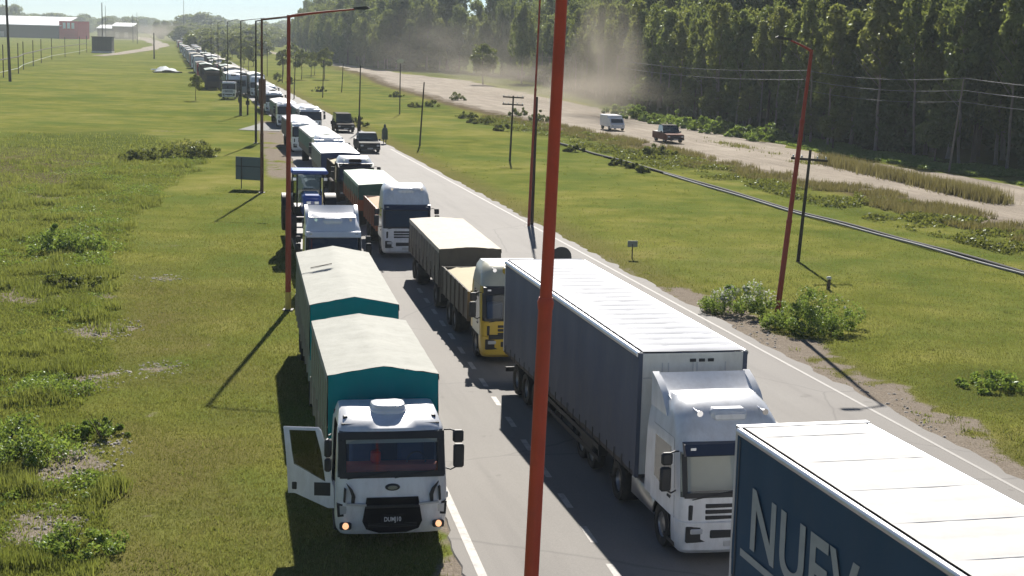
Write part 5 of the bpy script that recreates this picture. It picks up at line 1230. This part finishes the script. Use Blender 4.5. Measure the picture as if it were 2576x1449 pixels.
# black pipe and a pale companion lying on the grass
pp = [(31.5, 55), (28.8, 66), (25.9, 77.1), (22.5, 90.4), (18.9, 103), (13.4, 127.8), (7.8, 149.6), (4.5, 164)]
xs_ = np.interp(np.linspace(0, 1, 60), np.linspace(0, 1, len(pp)), [p[0] for p in pp]); ysn = np.interp(np.linspace(0, 1, 60), np.linspace(0, 1, len(pp)), [p[1] for p in pp])
b = MB(); b.tube([(x, y, .10+.03*math.sin(k*.7)) for k, (x, y) in enumerate(zip(xs_, ysn))], [.11]*60, 10); tag(b.build('pipe', CABLE, None, 60), 'black pipe lying across the grass along the dirt road', 'pipe')
b = MB(); b.tube([(x-.26, y-.12, .075+.02*math.sin(k*.9)) for k, (x, y) in enumerate(zip(xs_[:44], ysn[:44]))], [.07]*44, 10); tag(b.build('pipe', M('pipe_pale', (.20, .21, .22), .7, var=.1, dirt=.3, spec=.2), None, 60), 'pale grey pipe lying beside the black pipe', 'pipe')
# overhead wires towards the forest
def wire(label, pts, r=.028, sag=.5):
    out = []
    for a, c in zip(pts[:-1], pts[1:]):
        for k in range(10):
            t = k/10; out.append((a[0]+(c[0]-a[0])*t, a[1]+(c[1]-a[1])*t, a[2]+(c[2]-a[2])*t-sag*4*t*(1-t)))
    out.append(pts[-1]); b = MB(); b.tube(out, r, 6); tag(b.build('overhead_wire', WIRE, None, 60), label, 'wire')
wire('upper thick overhead wire before the forest at right', [(48, 92, 8.9), (40.4, 140.5, 8.5), (31.5, 170, 8.3), (15, 225, 8.0)])
wire('lower thick overhead wire before the forest at right', [(48, 92, 8.2), (40.4, 140.5, 7.4), (31.5, 170, 7.3), (15, 225, 7.0)])
wire('thin overhead wire below the thick ones at right', [(48, 92, 7.3), (40.2, 140.5, 6.4), (31.5, 170, 6.2)], .02)

# ------------------------------------------------------------------ person by the road
def person(label, x, y, yaw, coat, h=1.78):
    """standing figure grown by a skin modifier from one connected skeleton"""
    J = [(0, 0, .93), (0, 0, 1.12), (0, 0, 1.32), (0, .0, 1.46), (0, -.01, 1.54), (0, -.03, 1.62), (0, -.02, 1.72),
         (-.10, 0, .88), (-.11, .01, .50), (-.11, .03, .09), (-.12, -.10, .04), (.10, 0, .88), (.11, -.02, .50), (.11, .02, .09), (.12, -.12, .04),
         (-.19, 0, 1.42), (-.25, .03, 1.16), (-.24, -.06, .93), (-.235, -.09, .84), (.19, 0, 1.42), (.25, .03, 1.16), (.24, -.06, .93), (.235, -.09, .84)]
    E = [(0, 1), (1, 2), (2, 3), (3, 4), (4, 5), (5, 6), (0, 7), (7, 8), (8, 9), (9, 10), (0, 11), (11, 12), (12, 13), (13, 14), (3, 15), (15, 16), (16, 17), (17, 18), (3, 19), (19, 20), (20, 21), (21, 22)]
    rad = [.16, .15, .17, .12, .055, .09, .085, .10, .075, .05, .045, .10, .075, .05, .045, .07, .055, .042, .035, .07, .055, .042, .035]
    t = thing('person', label, 'person', (x, y, .02), yaw); me = bpy.data.meshes.new('body'); me.from_pydata(J, E, []); o = link('body', me, t)
    m_ = o.modifiers.new('skin', 'SKIN'); s = o.modifiers.new('sub', 'SUBSURF'); s.levels = s.render_levels = 1
    for k, v in enumerate(me.skin_vertices[0].data): v.radius = (rad[k], rad[k]*.85); v.use_root = (k == 0)
    me.materials.append(M('dark_trousers', (.05, .06, .055), .9)); 
    b = MB(); prof = [(.30, .42), (.29, .8), (.25, 1.1), (.27, 1.36), (.20, 1.50), (.10, 1.58)]; b.lathe(prof, 'z', (0, 0, 0), 14); b.v = [(px_*1.0, py_*.72, pz) for px_, py_, pz in b.v]; b.build('coat', coat, t, 60)
    b = MB(); b.lathe([(.115, 1.56), (.125, 1.66), (.11, 1.76), (.05, 1.86), (.001, 1.92)], 'z', (0, .01, 0), 12); b.build('hood', coat, t, 60)
    o.scale = (1, 1, 1); t.scale = (h/1.78,)*3; return t
person('standing figure in a long grey-green hooded coat beside the road by the black pickup', -13.35, 157.0, .2, M('coat_greygreen', (.09, .115, .09), .9, var=.2), 1.9)

# ------------------------------------------------------------------ far left: building, shed, fence, wrapped pile
DARKW = M('wall_dark', (.010, .011, .013), .8, var=.2, spec=.05); REDW = M('wall_red', (.55, .015, .03), .7, var=.15, spec=.05); ROOFW = M('roof_sheet_white', (.72, .74, .76), .5, var=.05)
bd = thing('warehouse', 'long dark warehouse with white roof and red end at the far left', 'building', (-397, 1150, 0), .0)
MB().box(-70, 58, 0, 40, 0, 9.5).build('wall', DARKW, bd)
MB().add([(-72, -2, 9.6), (60, -2, 9.6), (60, 42, 16), (-72, 42, 16), (-72, -2, 9.2), (60, -2, 9.2), (60, 42, 15.6), (-72, 42, 15.6)], [(0, 1, 2, 3), (0, 4, 5, 1), (1, 5, 6, 2), (2, 6, 7, 3), (3, 7, 4, 0), (7, 6, 5, 4)]).build('roof', ROOFW, bd)
MB().box(58.2, 72, -1, 30, 0, 13.0).build('red_end', REDW, bd)
for k in range(3): MB().box(61+k*3.2, 63+k*3.2, -1.2, -.9, 7.5, 11.8).build('facade_letter', PW2, bd)
for (a, c, z0, z1) in ((-46, -34, 1, 6), (-22, -12, 0, 4.8), (8, 17, .5, 4.4), (-62, -50, 2, 8)): MB().box(a, c, -.25, .2, z0, z1).build('door', M('roller_door', (.16, .17, .18), .6), bd)
for (x, y, w, h, lab) in ((-335, 1280, 22, 8, 'small pale-roofed shed right of the warehouse'), (-318, 1250, 16, 10, 'low hazy shed with white roof right of the warehouse')):
    s = thing('far_shed', lab, 'building', (x, y, 0)); MB().box(-w/2, w/2, 0, 14, 0, h).build('wall', DARKW, s); MB().prism([(-1, h-.2), (-1, h+.2), (15, h+3), (15, h+2.6)], -w/2-.8, w/2+.8).build('roof', ROOFW, s)
    for k in (-.25, .2): MB().box(w*k-1.5, w*k+1.5, -.2, .2, 1, h*.55).build('door', M('roller_door', (.16, .17, .18), .6), s)
s = thing('dark_shed', 'dark board hut standing on the grass left of the dirt track', 'hut', (-166.5, 622, 0), .1)
MB().box(-3.9, 3.9, 0, 6, .6, 6.2).build('wall', M('hut_wall', (.03, .032, .026), .85, var=.3), s); MB().box(-4.1, 4.1, -.4, 6.4, 6.2, 6.45).build('roof', PDARK, s); MB().box(-4, 4, -.6, 6, 0, .6).build('plinth', BULK, s)
for k in range(6): MB().box(-3.8+k*1.5, -3.65+k*1.5, -.12, 0, .6, 6.2).build('batten', PDARK, s)
FX = [(-103, 306), (-105.4, 318), (-111, 345), (-119.4, 375), (-127, 407), (-135, 440), (-145.5, 485), (-153, 525), (-163, 578), (-172, 620)]
f = thing('field_fence', 'tall post fence with rail around the far left field', 'fence', (0, 0, 0))
for x, y in FX: b = MB(); b.tube([(x, y, -.2), (x, y, 6.7)], .11, 6); b.build('post', WOOD, f)
b = MB(); b.tube([(x, y, 3.7) for x, y in FX], .12, 6); b.build('rail', WOOD, f)
b = MB(); b.tube([(x, y, 1.2) for x, y in FX], .05, 6); b.build('lower_wire', GALV, f)
pl = thing('wrapped_pile', 'pale wrapped plastic pile lying on the left grass', 'pile', (-87.5, 384, 0), .4)
g = []
for i in range(10):
    a = i/9*math.pi; g.append([((3.4-.25*j)*math.cos(a)*(1+.15*math.sin(j*2.1+i)), (j-6)*.9, max(0, (1.3-.02*(j-6)**2)*math.sin(a)*(1+.25*math.sin(i*1.7+j*1.3)))) for j in range(13)])
MB().grid(g).build('sheet', M('plastic_sheet', (.34, .38, .40), .7, var=.25, spec=.1, bump=.5, bscale=2), pl, 60); MB().box(-1.6, 1.6, 7.5, 9.5, .2, .5, bev=.1).build('board', PW2, pl)
MB().box(-.5, .5, 5.5, 7.0, .1, .9, bev=.2).build('bundle', PW2, pl)
# pale culvert slab and litter by the queue
for (x, y, w, lab) in ((-72, 392, 5.5, 'long pale slab lying on the grass beside the far queue'), ):
    t = thing('concrete_slab', lab, 'slab', (x, y, 0), .1); MB().box(-w, w, -.8, .8, 0, .5, bev=.05).build('slab', BULK, t)

# rubble stones in the left ditch
rng = np.random.default_rng(77); V = []; F = []
base = np.array([(-1, -1, 0), (1, -1, 0), (1, 1, 0), (-1, 1, 0), (-.6, -.7, 1), (.7, -.5, 1), (.5, .6, 1), (-.6, .6, 1)], float); fcs = np.array([(4, 5, 6, 7), (0, 1, 5, 4), (1, 2, 6, 5), (2, 3, 7, 6), (3, 0, 4, 7)])
for (cx, cy, rx, ry, n) in ((-11.6, 38.9, 1.7, 3.4, 420), (-10.5, 33.4, 1.1, 2.2, 160), (-13.6, 48, 1.4, 2.6, 260), (-15.4, 56.5, 1.6, 2.6, 240), (-11.7, 50.1, .9, 1.6, 120), (-16, 68.9, 1.3, 1.1, 60), (11.6, 46, 1.3, 6, 200), (9.4, 60, 1.0, 4, 120)):
    for k in range(n):
        a = rng.uniform(0, 6.28); q = math.sqrt(rng.random()); s = rng.uniform(.012, .045); th = rng.uniform(0, 6.28); c, d = math.cos(th), math.sin(th)
        p = base*np.array([s*rng.uniform(.8, 1.8), s, s*rng.uniform(.5, 1)]); p = np.stack([p[:, 0]*c-p[:, 1]*d, p[:, 0]*d+p[:, 1]*c, p[:, 2]-.01], 1)+np.array([cx+rx*q*math.cos(a), cy+ry*q*math.sin(a), 0])
        F.append(fcs+len(V)*8); V.append(p)
tag(link('rubble', np_mesh('rubble', np.concatenate(V), np.concatenate(F), M('rubble', (.27, .25, .225), .95, var=.3))), 'pale broken rubble scattered in the left ditch and right verge', 'rubble', kind='stuff')
# ------------------------------------------------------------------ air: haze, and the dust raised on the dirt road
def vol_mat(name, col, dens, noise_scale=None, aniso=0.):
    m, nt, N, L, p = nt_new(name); N.remove(p); v = N.new('ShaderNodeVolumePrincipled'); v.inputs['Color'].default_value = (*col, 1); v.inputs['Anisotropy'].default_value = aniso; v.inputs['Density'].default_value = dens
    if noise_scale:
        tc = N.new('ShaderNodeTexCoord'); n = N.new('ShaderNodeTexNoise'); n.inputs['Scale'].default_value = noise_scale; n.inputs['Detail'].default_value = 3; L.new(tc.outputs['Object'], n.inputs['Vector'])
        ln = N.new('ShaderNodeVectorMath'); ln.operation = 'LENGTH'; L.new(tc.outputs['Object'], ln.inputs[0])
        r = N.new('ShaderNodeMapRange'); r.inputs['From Min'].default_value = 1.0; r.inputs['From Max'].default_value = .15; L.new(ln.outputs['Value'], r.inputs['Value'])
        r2 = N.new('ShaderNodeMapRange'); r2.inputs['From Min'].default_value = .38; r2.inputs['From Max'].default_value = .68; L.new(n.outputs['Fac'], r2.inputs['Value'])
        mu = N.new('ShaderNodeMath'); mu.operation = 'MULTIPLY'; L.new(r.outputs[0], mu.inputs[0]); L.new(r2.outputs[0], mu.inputs[1])
        m2 = N.new('ShaderNodeMath'); m2.operation = 'MULTIPLY'; m2.inputs[1].default_value = dens; L.new(mu.outputs[0], m2.inputs[0]); L.new(m2.outputs[0], v.inputs['Density'])
    L.new(v.outputs[0], N['Material Output'].inputs['Volume']); return m
HAZE_D = 0.00023
b = MB(); b.box(-1500, 1500, -30, 2700, -1.0, 45); h = b.build('haze', vol_mat('haze_air', (.80, .88, .96), HAZE_D)); tag(h, 'thin pale haze in the air', 'haze', kind='stuff')
import bmesh
def dust(label, c, r, dens, sc, rotz=0):
    bm = bmesh.new(); bmesh.ops.create_icosphere(bm, subdivisions=3, radius=1.0); me = bpy.data.meshes.new('dust_cloud'); bm.to_mesh(me); bm.free(); me.materials.append(vol_mat('dust_air', (.68, .61, .52), dens, sc))
    o = link('dust_cloud', me, None, c, (0, 0, rotz)); o.scale = r; tag(o, label, 'dust', kind='stuff')
DUST = True
if DUST:
    dust('tall plume of pale dust rising behind the white van', (12.2, 226, 6.0), (6.0, 16, 13), .10, 1.4, .2)
    dust('low drifting dust along the dirt road', (3, 275, 2.4), (11, 75, 6), .045, 2.0, .27)
    dust('thin dust hanging before the far forest', (-16, 405, 6), (30, 60, 14), .009, 2.0, .3)
    dust('thin dust at the far end of the queue', (-280, 1180, 5), (60, 200, 12), .008, 2.0, .25)
